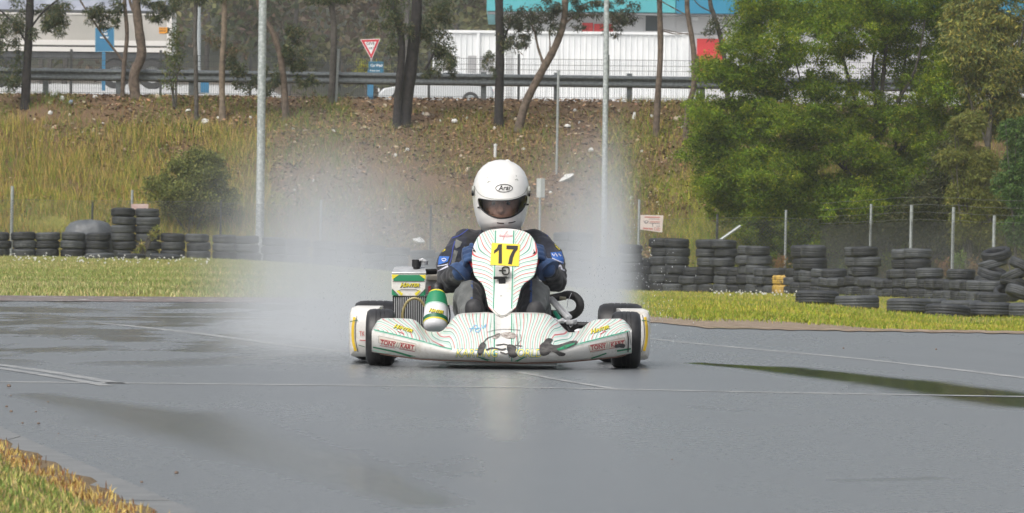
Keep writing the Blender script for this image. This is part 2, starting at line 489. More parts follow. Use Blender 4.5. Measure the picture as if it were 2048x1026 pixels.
# near verge: soil edge, concrete strip
gA, gB = Vector((*G(0, 893), 0)), Vector((*G(270, 1024), 0)); kA, kB = Vector((*G(0, 862), 0)), Vector((*G(375, 1026), 0))
dA, dB = (gB - gA), (kB - kA)
gp = lambda s: gA + dA * s
kp = lambda s: kA + dB * s
ck = M('wet_concrete', (.13, .135, .135), .34, c2=(.21, .21, .205), scale=9, bump=.3, bscale=120, bdist=.004)
mb = MB()
S = np.linspace(-2.2, 2.5, 7)
for s0, s1 in zip(S[:-1], S[1:]):
    e = .012 / abs(dB.length * (s1 - s0))
    a, b = kp(s0 + .003), kp(s1 - .003); c_, d_ = gp(s1 - .003) , gp(s0 + .003)
    c_ += Vector((-.12, 0, 0)); d_ += Vector((-.12, 0, 0))
    vs = [Vector((v.x, v.y, .002)) for v in (a, b, c_, d_)] + [Vector((v.x, v.y, .012)) for v in (a, b, c_, d_)]
    mb.add(vs, [(4, 5, 6, 7), (0, 1, 5, 4), (1, 2, 6, 5), (2, 3, 7, 6), (3, 0, 4, 7)])
tag(mb.build('concrete_edging', ck), kind='structure')
vs = []
vm = NT('verge_soil'); v3 = vm.noise(60, 4, .7)
vm.set('Base Color', vm.ramp(v3, [(.3, (.10, .07, .04)), (.55, (.24, .17, .09)), (.75, (.34, .26, .15))])).set('Roughness', .9); vm.bump(v3, .8, .02)
mb = MB(); rows = []
for s in np.linspace(-2.2, 2.5, 60):
    g0 = gp(s); jit = .03 * math.sin(s * 31) + .025 * math.sin(s * 77)
    rows.append([Vector((g0.x + jit, g0.y, .001)), Vector((g0.x - .03 + jit, g0.y, .022)), Vector((g0.x - .15, g0.y, .035)), Vector((g0.x - .6, g0.y, .05)), Vector((g0.x - 8, g0.y, .08))])
mb.grid(rows); tag(mb.build('verge_ground', vm.m, smooth=True), kind='structure')

gv = NT('gravelly_soil'); g1 = gv.noise(9, 5, .75); g2 = gv.noise(2.2, 4, .7)
gv.set('Base Color', gv.mix(g2.ss(.5, .68), gv.ramp(g1, [(.3, (.10, .075, .055)), (.5, (.24, .18, .13)), (.7, (.42, .34, .27))]), gv.ramp(g1, [(.3, (.12, .10, .06)), (.7, (.30, .26, .13))]))).set('Roughness', .9); gv.bump(g1, .8, .03)
for u0_, u1_, wd_ in ((1180, 2700, 9.0), (-900, 1000, 1.2)):
    mb = MB(); rows = []
    for u in np.linspace(u0_, u1_, 150):
        d0_ = float(dedge(u)) + .10 * math.sin(u * .11) + .07 * math.sin(u * .043); row = []
        for k_, o_ in enumerate((-.22 - .12 * abs(math.sin(u * .23)) - .1 * abs(math.sin(u * .61)), .12, wd_ * .5, wd_ * (1 + .3 * math.sin(u * .05)))):
            dd_ = d0_ + o_; x_ = (u - 1024) / FPX * dd_; row.append(Vector((x_, dd_, (.005 if k_ == 0 else .012) if k_ < 2 else max(Hz(x_, dd_) + .012, Hz(x_, dd_) + .006))))
        rows.append(row)
    mb.grid(rows); tag(mb.build('verge_soil', gv.m, smooth=True), kind='structure')

# ---------------------------------------------------------------- grass
gm = NT('grass_blade'); ga = gm.attr('tint'); gm.set('Base Color', ga.outputs['Color']).set('Roughness', .75).set('Specular IOR Level', .25)
GRASS = gm.m
def blades(name, x, y, z, h, w, col, lean=.35, label=None, cat='grass', flat=None):
    n = len(x); az = rng.uniform(0, 2 * np.pi, n); le = rng.normal(0, lean, (n, 2)) * h[:, None]
    wx, wy = np.cos(az) * w / 2, np.sin(az) * w / 2
    V = np.zeros((n, 5, 3)); b = np.stack([x, y, z], 1)
    V[:, 0] = b + np.stack([-wx, -wy, 0 * x], 1); V[:, 1] = b + np.stack([wx, wy, 0 * x], 1)
    m = b + np.stack([le[:, 0] * .35, le[:, 1] * .35, h * .58], 1)
    V[:, 2] = m + np.stack([wx * .75, wy * .75, 0 * x], 1); V[:, 3] = m - np.stack([wx * .75, wy * .75, 0 * x], 1)
    V[:, 4] = b + np.stack([le[:, 0], le[:, 1], h], 1)
    i = np.arange(n) * 5
    F = np.concatenate([np.stack([i, i + 1, i + 2], 1), np.stack([i, i + 2, i + 3], 1), np.stack([i + 3, i + 2, i + 4], 1)])
    o = np_mesh(name, V.reshape(-1, 3), F, GRASS, col=np.repeat(col, 5, 0))
    return tag(o, label, cat, kind='stuff')
def pal(n, cols, wts, var=.18):
    c = np.array(cols)[rng.choice(len(cols), n, p=np.array(wts) / sum(wts))]
    return np.clip(c * (1 + rng.normal(0, var, (n, 1))) * (1 + rng.normal(0, .05, (n, 3))), .005, 1)
GRN, YEL, STR, BRN, OLV = (.12, .22, .018), (.40, .39, .04), (.52, .38, .12), (.26, .13, .05), (.17, .19, .03)

# verge grass between road and tyre walls
def verge(n, u0, u1, d0f, d1f, hs, cols, wts, name, label, pw=1.0, wd=.008):
    u = rng.uniform(u0, u1, n); d0, d1 = d0f(u), d1f(u)
    q = rng.uniform(0, 1, n) ** pw; y = 1 / ((1 - q) / d0 + q / d1) ; x = (u - 1024) / FPX * y
    clump = fbm(x * 1.5, y * .5, 1.1); keep = clump + rng.normal(0, .10, n) > .40
    thin = sstep(0, 9.0 if u0 > 1000 else 3.0, y - d0 - (5.0 if u0 > 1000 else 1.5) * fbm(x * 1.3, y * 0, 1.6)) > rng.uniform(.01 if u0 > 1000 else -.12, .75, n)
    keep &= thin
    x, y = x[keep], y[keep]; n = len(x); cl = clump[keep]
    h = hs * rng.uniform(.5, 1.3, n) * (.6 + 1.0 * fbm(x, y, .5)); w = np.full(n, wd)
    c = pal(n, cols, wts); mixv = sstep(.42, .62, fbm(x, y, .35) + rng.normal(0, .06, n))[:, None]
    c = c * (1 - mixv * .5) + np.array(GRN) * .95 * mixv * .5
    blades(name, x, y, H(x, y), h, w, c, label=label)
verge(150000, 1230, 2600, lambda u: dedge(u) + .05, lambda u: np.full_like(u, 127.), .036, [GRN, YEL, STR], [2.2, 5, 3.0], 'grass', 'rough yellow-green grass between the track and the long tyre wall', 1.25)
verge(125000, -600, 1250, lambda u: dedge(u) + .3, lambda u: np.full_like(u, 129.), .034, [(.22, .27, .09), (.36, .36, .15), (.50, .42, .22)], [4, 3.4, 3.0], 'grass', 'rough pale grass between the track and the low tyre wall', 1.0)
# near verge grass (blurred corner)
n = 70000; s = rng.uniform(-.9, 1.7, n); off = rng.uniform(0.02, 1, n) ** .8 * 1.1
gx_ = np.array([gp(q).x for q in s]) - off; gy_ = np.array([gp(q).y for q in s])
keep = (off > .12 + .05 * np.sin(s * 40)) | (rng.random(n) < .12)
gx_, gy_, off = gx_[keep], gy_[keep], off[keep]; n = len(gx_)
c = pal(n, [(.15, .22, .05), (.36, .36, .10), (.48, .38, .16), BRN], [5, 4, 3, 0]); nearb = (off < .16)[:, None]; c = np.where(nearb, pal(n, [STR, BRN], [3, 2]), c)
blades('grass', gx_, gy_, np.full(n, .04), rng.uniform(.008, .024, n), np.full(n, .0035), c, label='soft green grass at the near corner beyond the concrete edging')
# bank grass
def bank(n, u0, u1, t0, t1, hmin, hmax, cols, wts, name, label, thr=.3, ns=.9, lean=.5, wd=.009, seedoff=0):
    y = TOE + rng.uniform(t0, t1, n) * (RAIL - TOE); u = rng.uniform(u0, u1, n); x = (u - 1024) / FPX * y
    keep = fbm(x + seedoff, y, ns) + rng.normal(0, .07, n) > thr; x, y = x[keep], y[keep]; n = len(x)
    h = rng.uniform(hmin, hmax, n) * (.6 + .8 * fbm(x + 9, y, 1.1))
    blades(name, x, y, H(x, y) - .02, h, np.full(n, wd), pal(n, cols, wts), lean=lean, label=label)
bank(52000, -700, 540, .0, .78, .14, .50, [STR, OLV, YEL, BRN, GRN], [5, 4, 1.6, 1.6, 1.6], 'grass', 'tall straw-coloured grass on the bank behind the low tyre wall', .34, lean=.30)
bank(54000, -700, 700, .10, 1.0, .08, .26, [GRN, OLV, BRN, STR], [6, 3, 2, 1], 'grass', 'green weedy ground cover on the bank below the long trailer', .44, seedoff=30)
bank(34000, 450, 1290, .0, .92, .07, .26, [OLV, STR, BRN, GRN], [4, 2.2, 2.2, 3.4], 'grass', 'thin olive and brown grass on the bank behind the kart', .40, seedoff=12)
bank(16000, 1200, 1720, .0, .85, .12, .42, [YEL, OLV, STR, GRN, BRN], [4.4, 3, 1.2, 6, .5], 'grass', 'yellow-green grass on the bank beside the big feathery tree', .26, seedoff=50)
bank(9000, 1230, 1560, .55, 1.02, .08, .25, [GRN, OLV, STR], [2, 4, 3], 'grass', 'short olive grass on the bank below the white building', .42, seedoff=70)
bank(9000, 520, 1260, .25, .95, .06, .2, [GRN, OLV], [3, 2], 'grass', 'dark green weeds among the leaf litter on the bank', .54, 1.6, seedoff=90)
bank(21000, 1640, 2650, .0, .8, .2, .6, [OLV, GRN, STR, BRN], [4, 2, 1.5, 1], 'grass', 'dark rank grass under the trees behind the wire fence', .3, seedoff=21)
# fallen leaves and bark on the bank
n = 50000; y = TOE + rng.uniform(.1, 1.08, n) * (RAIL - TOE); u = rng.uniform(-700, 1560, n); x = (u - 1024) / FPX * y
keep = fbm(x + 3, y, .8) + .13 * sstep(-6.5, -4, x) * sstep(4.5, 2, x) + .16 * sstep(.3, .8, (y - TOE) / (RAIL - TOE)) + rng.normal(0, .06, n) > .54
x, y = x[keep], y[keep]; n = len(x)
az = rng.uniform(0, 6.28, n); l = rng.uniform(.02, .07, n); wd = l * .45; tz = rng.uniform(-.5, .5, n)
b = np.stack([x, y, H(x, y) + rng.uniform(0, .06, n)], 1); dx = np.stack([np.cos(az) * l, np.sin(az) * l, tz * l], 1); dy = np.stack([-np.sin(az) * wd, np.cos(az) * wd, rng.uniform(.1, 1, n) * wd], 1)
V = np.stack([b - dx, b - dy, b + dx, b + dy], 1).reshape(-1, 3); i = np.arange(n) * 4
tag(np_mesh('leaf_litter', V, np.stack([i, i + 1, i + 2, i + 3], 1), GRASS, col=np.repeat(pal(n, [(.20, .12, .065), (.36, .22, .12), (.08, .055, .04), (.44, .36, .26)], [4, 3, 3, 1.4]), 4, 0)),
    'brown fallen leaves and bark scattered over the grassy bank', 'leaf litter', kind='stuff')
# ================================================================ TREES AND PLANTS
def leafmat(name, tr=.35):
    t = NT(name); a = t.attr('tint'); t.set('Base Color', a.outputs['Color']).set('Roughness', .55).set('Specular IOR Level', .3)
    tl = t.t.nodes.new('ShaderNodeBsdfTranslucent'); t.t.links.new(a.outputs['Color'], tl.inputs[0])
    mx = t.t.nodes.new('ShaderNodeMixShader'); mx.inputs[0].default_value = tr
    t.t.links.new(t.bsdf.outputs[0], mx.inputs[1]); t.t.links.new(tl.outputs[0], mx.inputs[2]); t.t.links.new(mx.outputs[0], t.out.inputs[0])
    return t.m
LEAF = leafmat('foliage')
def bark(name, c, c2): return M(name, c, .9, c2=c2, scale=9, bump=.7, bscale=26, bdist=.02)
B_DARK = bark('charred_bark', (.012, .011, .012), (.035, .03, .03))
B_BRN = bark('brown_bark', (.075, .055, .042), (.17, .13, .10))
B_TAN = bark('tan_bark', (.13, .10, .075), (.24, .19, .14))
B_GREY = bark('grey_bark', (.05, .045, .04), (.11, .10, .09))
def leaf_arrays(C, L, W, hang, cols, wts, var=.2, bright=None):
    n = len(C); d = rng.normal(0, 1, (n, 3)); d[:, 2] = d[:, 2] * (1 - abs(hang)) - hang * 1.8
    d /= np.linalg.norm(d, axis=1)[:, None]
    s = np.cross(d, rng.normal(0, 1, (n, 3))); s /= np.linalg.norm(s, axis=1)[:, None] + 1e-9
    l = (L * rng.uniform(.6, 1.3, n))[:, None]; w = (W * rng.uniform(.6, 1.3, n))[:, None]
    V = np.stack([C, C + d * l * .45 + s * w * .5, C + d * l, C + d * l * .45 - s * w * .5], 1)
    c = pal(n, cols, wts, var)
    if bright is not None: c = c * bright[:, None]
    return V, c
def leaf_obj(name, VC, parent, origin, mat=None):
    V = np.concatenate([a for a, _ in VC]).reshape(-1, 3) - np.array(origin); c = np.repeat(np.concatenate([b for _, b in VC]), 4, 0)
    i = np.arange(len(V) // 4) * 4
    return np_mesh(name, V, np.stack([i, i + 1, i + 2, i + 3], 1), mat or LEAF, parent, col=c)
def clump(px, py, d, rx, ry, n, ry_d=None, sub=7):
    "leaf positions: sub-clumps inside an ellipsoid of photo radii rx, ry"
    c = np.array(P(px, py, d)); s = FPX / d; R3 = np.array([rx / s, (ry_d or max(rx, ry)) / s * .8, ry / s])
    k = max(1, sub); cen = rng.normal(0, 1, (k, 3)); cen /= np.maximum(np.linalg.norm(cen, axis=1)[:, None], .6); cen *= rng.uniform(.3, .95, (k, 1))
    sz = rng.uniform(.22, .42, k); w = rng.integers(0, k, n)
    p = rng.normal(0, 1, (n, 3)); p /= np.linalg.norm(p, axis=1)[:, None]; p *= rng.uniform(.25, 1, (n, 1)) ** .5
    return c + (cen[w] + p * sz[w][:, None]) * R3
G_GUM = [(.075, .10, .045), (.13, .14, .06), (.05, .075, .045), (.20, .17, .09)]
def limb(px_pts, d, r0, r1, mb, n=7, dy=None):
    q = smooth_open([(a, b) for a, b in px_pts], 4); m = len(q)
    pts = [P(a, b, d + (dy or 0) * i / m) for i, (a, b) in enumerate(q)]
    rad = [lerp(r0, r1, i / (m - 1)) * (1 + .10 * math.sin(i * 2.3) + random.uniform(-.06, .06)) for i in range(m)]
    mb.tube(pts, rad, n)
def gum(label, base, path, w0, w1, barkm, limbs=(), clumps=(), cat='tree', group=None, hang=.5, L=.13, W=.026, cols=None, wts=(4, 3, 3, 1), extend=True):
    b = on_bank(*base); d = b.y
    root = empty('gum_tree', b, label, cat, group)
    s = FPX / d
    mb = MB(b); p = [base] + list(path)
    if extend:   # the stem goes on above the photograph's frame
        a, e = p[-2], p[-1]; k = 1.0; p.append((e[0] + (e[0] - a[0]) * .5, e[1] - 110)); p.append((p[-1][0] + random.uniform(-15, 15), p[-1][1] - 120))
    q = smooth_open([p[0]] + p[1:], 5); m = len(q)
    pts = [P(x_, y_ + (6 if i == 0 else 0), d) for i, (x_, y_) in enumerate(q)]
    rad = [(lerp(w0, w1, i / (m - 1)) / 2 / s) * (1.25 if i == 0 else 1) * (1 + random.uniform(-.07, .07)) for i in range(m)]
    mb.tube(pts, rad, 9)
    mb.build('trunk', barkm, root, smooth=True)
    if limbs:
        for L_ in limbs:
            mb = MB(b); limb(L_[0], d, L_[1] / 2 / s, L_[2] / 2 / s, mb); mb.build('branch', barkm, root, smooth=True)
    VC = []
    for cl in clumps:
        cp = clump(cl[0], cl[1], d + (cl[5] if len(cl) > 5 else 0), cl[2], cl[3], int(cl[4] * 2.5), sub=10); VC.append(leaf_arrays(cp, L, W, hang, cols or G_GUM, wts))
    if extend:
        x_, y_ = q[-1]; cp = clump(x_, y_ + 30, d, 130, 80, 900, sub=14); VC.append(leaf_arrays(cp, L, W, hang, cols or G_GUM, wts))
    if VC: leaf_obj('crown', VC, root, b)
    return root
GT = 'gum trees along the top of the bank'
gum('charred black gum trunk near the trailer, drooping grey-green leaves around it', (50, 215), [(53, 150), (57, 80), (60, 0)], 19, 13, B_DARK,
    [([(58, 60), (90, 20), (130, -10)], 5, 3), ([(56, 90), (30, 50), (0, 20)], 5, 3)],
    [(30, 45, 45, 50, 650), (105, 55, 48, 45, 750), (10, 85, 30, 35, 300), (90, 15, 60, 25, 350), (20, 140, 50, 45, 420), (45, 110, 20, 20, 60)], group=GT)
gum('thick brown gum trunk in front of the trailer wheels, forked above', (271, 196), [(268, 150), (283, 110), (278, 60), (272, 0)], 22, 15, B_BRN,
    [([(275, 40), (262, 10), (255, -20)], 7, 5)], [(215, 18, 40, 28, 420), (330, 15, 45, 26, 480), (300, 5, 40, 20, 260), (233, 48, 6, 12, 30), (312, 38, 14, 14, 60)], group=GT)
gum('thin brown gum stem beside the thick forked trunk, crossed by a diagonal branch', (245, 188), [(248, 130), (254, 70), (249, 0)], 9, 7, B_BRN,
    [([(249, 125), (215, 82), (185, 40), (160, 0)], 5, 3.5)], [(190, 25, 35, 28, 260), (205, 50, 20, 18, 90)], group=GT)
gum('straight dark stem standing beside a grey lamp column behind the rail', (393, 238), [(392, 150), (390, 70), (392, 0)], 9, 8, B_GREY, [], [(410, -10, 40, 24, 200)], group=GT)
gum('straight pale tan stem, the lighter of two slim stems near the leafy sapling', (445, 240), [(444, 140), (448, 60), (449, 0)], 13, 9, B_TAN, [], [(470, 95, 30, 28, 120), (430, 80, 22, 25, 90), (455, -20, 50, 22, 200)], group=GT, cols=[(.13, .12, .06), (.22, .13, .08), (.09, .10, .05), (.2, .17, .09)])
gum('curved reddish-brown trunk wrapped in low foliage behind the galvanised lamp pole', (571, 240), [(568, 170), (560, 110), (545, 65), (518, 10)], 14, 9, B_BRN, [],
    [(580, 110, 35, 45, 620), (610, 160, 26, 28, 260), (480, 130, 28, 45, 330), (500, 165, 25, 25, 160), (545, 150, 30, 40, 360), (590, 65, 25, 28, 260), (460, 115, 16, 40, 110)], group=GT, hang=.3, L=.09, W=.035)
gum('slim dark trunk beside a galvanised fence post, behind the spray', (662, 205), [(666, 130), (668, 60), (663, 0)], 14, 10, B_GREY, [], [(640, -5, 50, 22, 260), (690, -10, 40, 20, 200)], group=GT)
gum('slightly bent dark trunk touching the thicker leaning one behind the kart', (793, 255), [(796, 190), (803, 110), (800, 60), (786, 10)], 17, 10, B_DARK, [([(806, 50), (790, 20), (770, -10)], 6, 4)],
    [(780, 25, 50, 45, 520), (785, 95, 18, 22, 110), (800, 65, 30, 40, 220)], group=GT)
gum('thick black trunk leaning outward behind the kart, widest of the dark trunks', (806, 252), [(816, 180), (826, 100), (831, 50), (834, 0)], 27, 19, B_DARK, [([(850, 140), (868, 105), (872, 80)], 5, 3)],
    [(870, 35, 45, 45, 620), (880, 105, 32, 45, 560), (905, 130, 20, 30, 240), (850, 60, 26, 35, 200), (860, 145, 28, 12, 130)], group=GT)
gum('straight black trunk standing in front of the white shed', (997, 247), [(999, 160), (1000, 80), (998, 0)], 20, 15, B_DARK, [([(1004, 90), (1015, 60), (1030, 30)], 4, 3)],
    [(980, 120, 16, 22, 120), (1015, 60, 24, 40, 300), (990, 148, 10, 16, 40)], group=GT)
gum('long curved brown trunk leaning across the white shed', (1036, 262), [(1052, 205), (1085, 140), (1112, 90), (1128, 40), (1130, 0)], 18, 11, B_BRN,
    [([(1086, 125), (1076, 95), (1068, 60), (1050, 30)], 6, 3), ([(1129, 48), (1155, 30), (1190, 32)], 5, 3), ([(1098, 120), (1100, 90), (1098, 60)], 4, 2)],
    [(1050, 45, 40, 55, 620), (1095, 25, 42, 40, 520), (1180, 15, 50, 22, 420), (1240, 22, 42, 32, 480), (1050, 78, 22, 20, 150), (1230, 55, 26, 20, 110), (1160, 50, 16, 14, 50)], group=GT, cols=[(.055, .07, .045), (.10, .11, .06), (.045, .055, .04), (.16, .12, .08)])
gum('slim straight brown stem in front of the blue fascia', (1312, 270), [(1316, 190), (1321, 100), (1319, 0)], 14, 9, B_BRN, [([(1322, 60), (1350, 68), (1380, 66)], 3, 1.5)], [(1290, -20, 60, 20, 200)], group=GT)
gum('slim bent stem beside the big feathery tree, dark twigs over the blue fascia', (1371, 278), [(1376, 215), (1388, 170), (1387, 100), (1376, 30), (1374, 0)], 12, 9, B_BRN, [([(1377, 32), (1345, 15), (1310, -5)], 3, 2), ([(1386, 70), (1358, 66), (1325, 58)], 2.4, 1.2)], [(1340, -15, 50, 20, 160)], group=GT)
gum('slender forked stem in front of the red panel', (1452, 215), [(1455, 160), (1442, 80), (1428, 30), (1420, 0)], 10, 8, B_GREY, [([(1440, 62), (1470, 30), (1500, 0)], 3, 2), ([(1428, 26), (1400, 12), (1385, -5)], 3, 2)], [(1440, 40, 28, 24, 90), (1425, 60, 20, 20, 60)], group=GT)

def shrub(name, label, cx, cy, d, rx, ry, n, cols, wts, L, W, base_py, cat='shrub', hang=.1, group=None, sub=40, rd=None, stems=5, blobs=None):
    c = P(cx, base_py, d); b = Vector((c.x, d, Hz(c.x, d))); root = empty(name, b, label, cat, group)
    VC = []
    for (bx, by, ax, ay, k) in (blobs or [(cx, cy, rx, ry, n)]):
        VC.append(leaf_arrays(clump(bx, by, d, ax, ay, k, rd, sub), L, W, hang, cols, wts))
    leaf_obj('foliage', VC, root, b)
    mb = MB(b)
    for i in range(stems):
        bx, by, ax, ay, k = random.choice(blobs) if blobs else (cx, cy, rx, ry, n)
        tx, ty = bx + random.uniform(-.7, .7) * ax, by + random.uniform(-.6, .3) * ay
        base_px = cx + random.uniform(-.1, .1) * rx
        a = Vector((P(base_px, base_py, d).x, d, b.z)); e = P(tx, ty, d + random.uniform(-.3, .3)); m_ = a.lerp(e, .5) + Vector((random.uniform(-.1, .1), random.uniform(-.1, .1), .1))
        mb.tube([a, a.lerp(m_, .5), m_, m_.lerp(e, .5), e], [.03, .025, .018, .012, .006], 5)
    mb.build('stem', B_GREY, root, smooth=True)
    return root
shrub('shrub', 'round dark olive bush on the bank above the low tyre wall', 385, 375, 133.5, 88, 62, 9000, [(.17, .20, .055), (.28, .29, .08), (.10, .125, .045)], [4, 2.6, 2.4], .07, .035, 445,
      blobs=[(380, 392, 92, 50, 12000), (400, 345, 60, 46, 8000), (335, 378, 52, 36, 4400), (435, 390, 44, 40, 3400), (405, 318, 34, 22, 1700), (360, 330, 30, 20, 900)])
shrub('shrub', 'small yellow-green bush behind the car wash sign', 735, 140, 196, 26, 20, 700, [(.28, .28, .03), (.2, .22, .04)], [3, 2], .12, .06, 165, stems=3)
shrub('sapling', 'leafy green sapling between the thick brown trunk and the lamp column', 350, 110, 141, 28, 62, 900, [(.09, .13, .04), (.15, .15, .05)], [3, 2], .10, .035, 190,
      blobs=[(352, 75, 18, 30, 380), (350, 125, 27, 35, 420), (340, 165, 24, 18, 150)], stems=4)
shrub('weed', 'dry yellow-green weed with two drooping stalks beside the tall twin stacks', 285, 490, 127, 22, 26, 380, [(.27, .29, .08), (.3, .24, .1)], [3, 1], .09, .03, 520, stems=6,
      blobs=[(283, 495, 9, 16, 160), (305, 470, 9, 14, 130), (312, 458, 9, 4, 60), (272, 508, 10, 8, 80)])
for (cx, cy, ax, ay, k, cc, lab) in [
    (1888, 540, 24, 24, 500, [(.24, .13, .06), (.30, .2, .09)], 'rusty brown dead weed behind the tyre wall by the wire fence'),
    (1918, 530, 16, 30, 420, [(.16, .26, .05), (.22, .3, .07)], 'fresh green weed behind the tyre wall between two brown ones'),
    (1948, 542, 20, 26, 420, [(.24, .14, .06), (.32, .24, .10)], 'rusty brown dead weed nearest the leaning tyre pile'),
    (1560, 525, 14, 14, 200, [(.25, .15, .07), (.3, .2, .1)], 'low brown weed seen over the wall behind the yellow tyres')]:
    shrub('weed', lab, cx, cy, 127.5 if cx < 1700 else 121.5, ax, ay, k, cc, [2, 2], .12, .02, cy + 55, hang=-.3, stems=3, rd=14)

# --- the big feathery wattle and its neighbours
G_WAT = [(.125, .21, .012), (.19, .29, .015), (.30, .345, .025), (.065, .125, .012)]
def big_tree(name, label, cat, base_px, d, stems, blobs, cols, wts, L, W, hang, per, barkm, dark=None, depth=1.0, group=None, fill=None):
    b = P(base_px, 500, d); b = Vector((b.x, d, Hz(b.x, d))); root = empty(name, b, label, cat, group)
    for i, st in enumerate(stems):
        mb = MB(b); s = FPX / d
        q = smooth_open(st[0], 5); m = len(q); dd = st[3] if len(st) > 3 else 0
        pts = [P(x_, y_, d + dd * j / m) for j, (x_, y_) in enumerate(q)]
        if i < st[4] if len(st) > 4 else i == 0: pts[0].z = b.z - .05
        mb.tube(pts, [lerp(st[1], st[2], j / (m - 1)) / 2 / s * (1 + random.uniform(-.1, .1)) for j in range(m)], 7)
        mb.build('trunk' if i == 0 else 'branch', barkm, root, smooth=True)
    VC = []
    for (bx, by, ax, ay, off, k) in blobs:
        n = int(per * ax * ay / 1000 * k)
        # flattened fronds, leaves thick on the upper side
        kk = max(6, int(ax * ay / 85)); c = np.array(P(bx, by, d + off)); s = FPX / d
        R3 = np.array([ax * 1.15 / s, min(ax, 60) / s * depth, ay * 1.25 / s])
        cen = rng.normal(0, 1, (kk, 3)); cen /= np.maximum(np.linalg.norm(cen, axis=1)[:, None], .55); cen *= rng.uniform(.2, 1, (kk, 1))
        cen = c + cen * R3; w = rng.integers(0, kk, n)
        sz = rng.uniform(.14, .42, kk); p = rng.normal(0, 1, (n, 3)); p /= np.linalg.norm(p, axis=1)[:, None]; p *= rng.uniform(.1, 1, (n, 1)) ** .45
        pos = cen[w] + p * sz[w][:, None] * np.array([1.35, 1.1, .62])
        V, cc = leaf_arrays(pos, L, W, hang, cols, wts, .14)
        tint = (1 + rng.normal(0, .13, kk))[w][:, None]; cc = np.clip(cc * tint, 0, 1)
        VC.append((V, cc))
    if fill is not None: VC.append(fill)
    leaf_obj('crown', VC, root, b)
    return root
wat_stems = [
    ([(1740, 520), (1735, 440), (1740, 380), (1752, 280), (1765, 170), (1775, 60), (1790, -60)], 17, 5),
    ([(1738, 400), (1700, 350), (1650, 300), (1590, 240), (1560, 200)], 9, 3, -.8),
    ([(1735, 440), (1690, 400), (1630, 360), (1560, 305), (1500, 310)], 9, 3, -1.2),
    ([(1745, 330), (1800, 300), (1850, 250), (1870, 200)], 8, 3, .6),
    ([(1742, 300), (1715, 220), (1690, 130), (1665, 40), (1650, -30)], 9, 3, .4),
    ([(1750, 300), (1785, 220), (1830, 140), (1850, 40)], 9, 3, -.5),
    ([(1735, 470), (1770, 420), (1820, 350), (1860, 330)], 8, 3, .7),
    ([(1700, 355), (1660, 260), (1625, 200), (1560, 150)], 6, 2, -.3),
    ([(1757, 250), (1745, 150), (1752, 60), (1740, 0)], 7, 3, .5),
    ([(1640, 290), (1610, 200), (1590, 120), (1560, 60)], 5, 2, .2),
    ([(1560, 305), (1480, 270), (1420, 275)], 4, 2, -.2),
    ([(1690, 400), (1600, 390), (1520, 380), (1440, 350)], 6, 2, -1.2),
    ([(1800, 520), (1805, 430), (1790, 330), (1800, 200), (1815, 90)], 10, 4, .4),
    ([(1690, 520), (1700, 450), (1690, 380), (1705, 300)], 8, 3, .2)]
wat_blobs = [ # px, py, rx, ry, depth offset, density
    (1560, 25, 75, 34, .2, 1.0), (1500, 60, 48, 32, -.3, 1.0), (1640, 45, 60, 34, -.6, 1.1), (1735, 20, 75, 40, 0, 1.1), (1840, 30, 60, 42, .5, 1.1),
    (1440, 150, 48, 26, -.8, .9), (1420, 128, 26, 18, -.4, .5), (1520, 140, 46, 34, -.5, 1.1), (1590, 110, 44, 24, -.9, 1.0), (1690, 100, 46, 28, .6, .8),
    (1820, 110, 60, 50, .6, 1.1), (1880, 160, 40, 60, .9, 1.0), (1480, 205, 55, 24, -.6, 1.1), (1560, 185, 50, 22, .3, .9), (1650, 190, 46, 22, -.8, 1.0),
    (1730, 165, 40, 22, .5, .7), (1850, 230, 60, 40, .6, 1.1), (1430, 262, 62, 28, -.9, 1.2), (1520, 255, 60, 30, -.6, 1.2), (1620, 240, 60, 28, -1.0, 1.2),
    (1710, 250, 50, 26, .3, .9), (1790, 230, 46, 26, -.7, 1.0), (1430, 310, 55, 34, -.7, 1.2), (1510, 325, 66, 34, -1.0, 1.2), (1600, 310, 62, 32, -.4, 1.2),
    (1690, 300, 50, 30, -1.0, 1.1), (1460, 365, 46, 30, -.6, 1.2), (1540, 385, 62, 32, -.9, 1.2), (1630, 375, 60, 34, -.5, 1.2), (1700, 395, 46, 30, -1.0, 1.0),
    (1790, 380, 62, 36, -.9, .9), (1520, 430, 52, 34, -.3, 1.2), (1600, 440, 56, 38, -.8, 1.2), (1680, 450, 50, 40, -.2, 1.1), (1540, 480, 40, 28, -.2, 1.1),
    (1620, 500, 46, 26, -.5, 1.0), (1760, 330, 50, 30, .6, .9), (1850, 320, 50, 40, .9, 1.0), (1640, 150, 30, 20, .9, .5), (1780, 60, 50, 40, .9, 1.0), (1900, 60, 40, 60, .9, 1.0)]
OUT_ = smooth_closed([(1388, 245), (1376, 300), (1382, 350), (1402, 395), (1425, 430), (1455, 455), (1475, 500), (1500, 525), (1880, 545), (1945, 420), (1930, 250), (1960, 120), (1950, -60), (1478, -60), (1492, 50), (1462, 75), (1405, 118), (1412, 165), (1378, 205)], 3)
def inside(px, py, poly):
    c = np.zeros(len(px), bool); j = len(poly) - 1
    for i in range(len(poly)):
        xi, yi = poly[i]; xj, yj = poly[j]
        c ^= ((yi > py) != (yj > py)) & (px < (xj - xi) * (py - yi) / (yj - yi + 1e-9) + xi); j = i
    return c
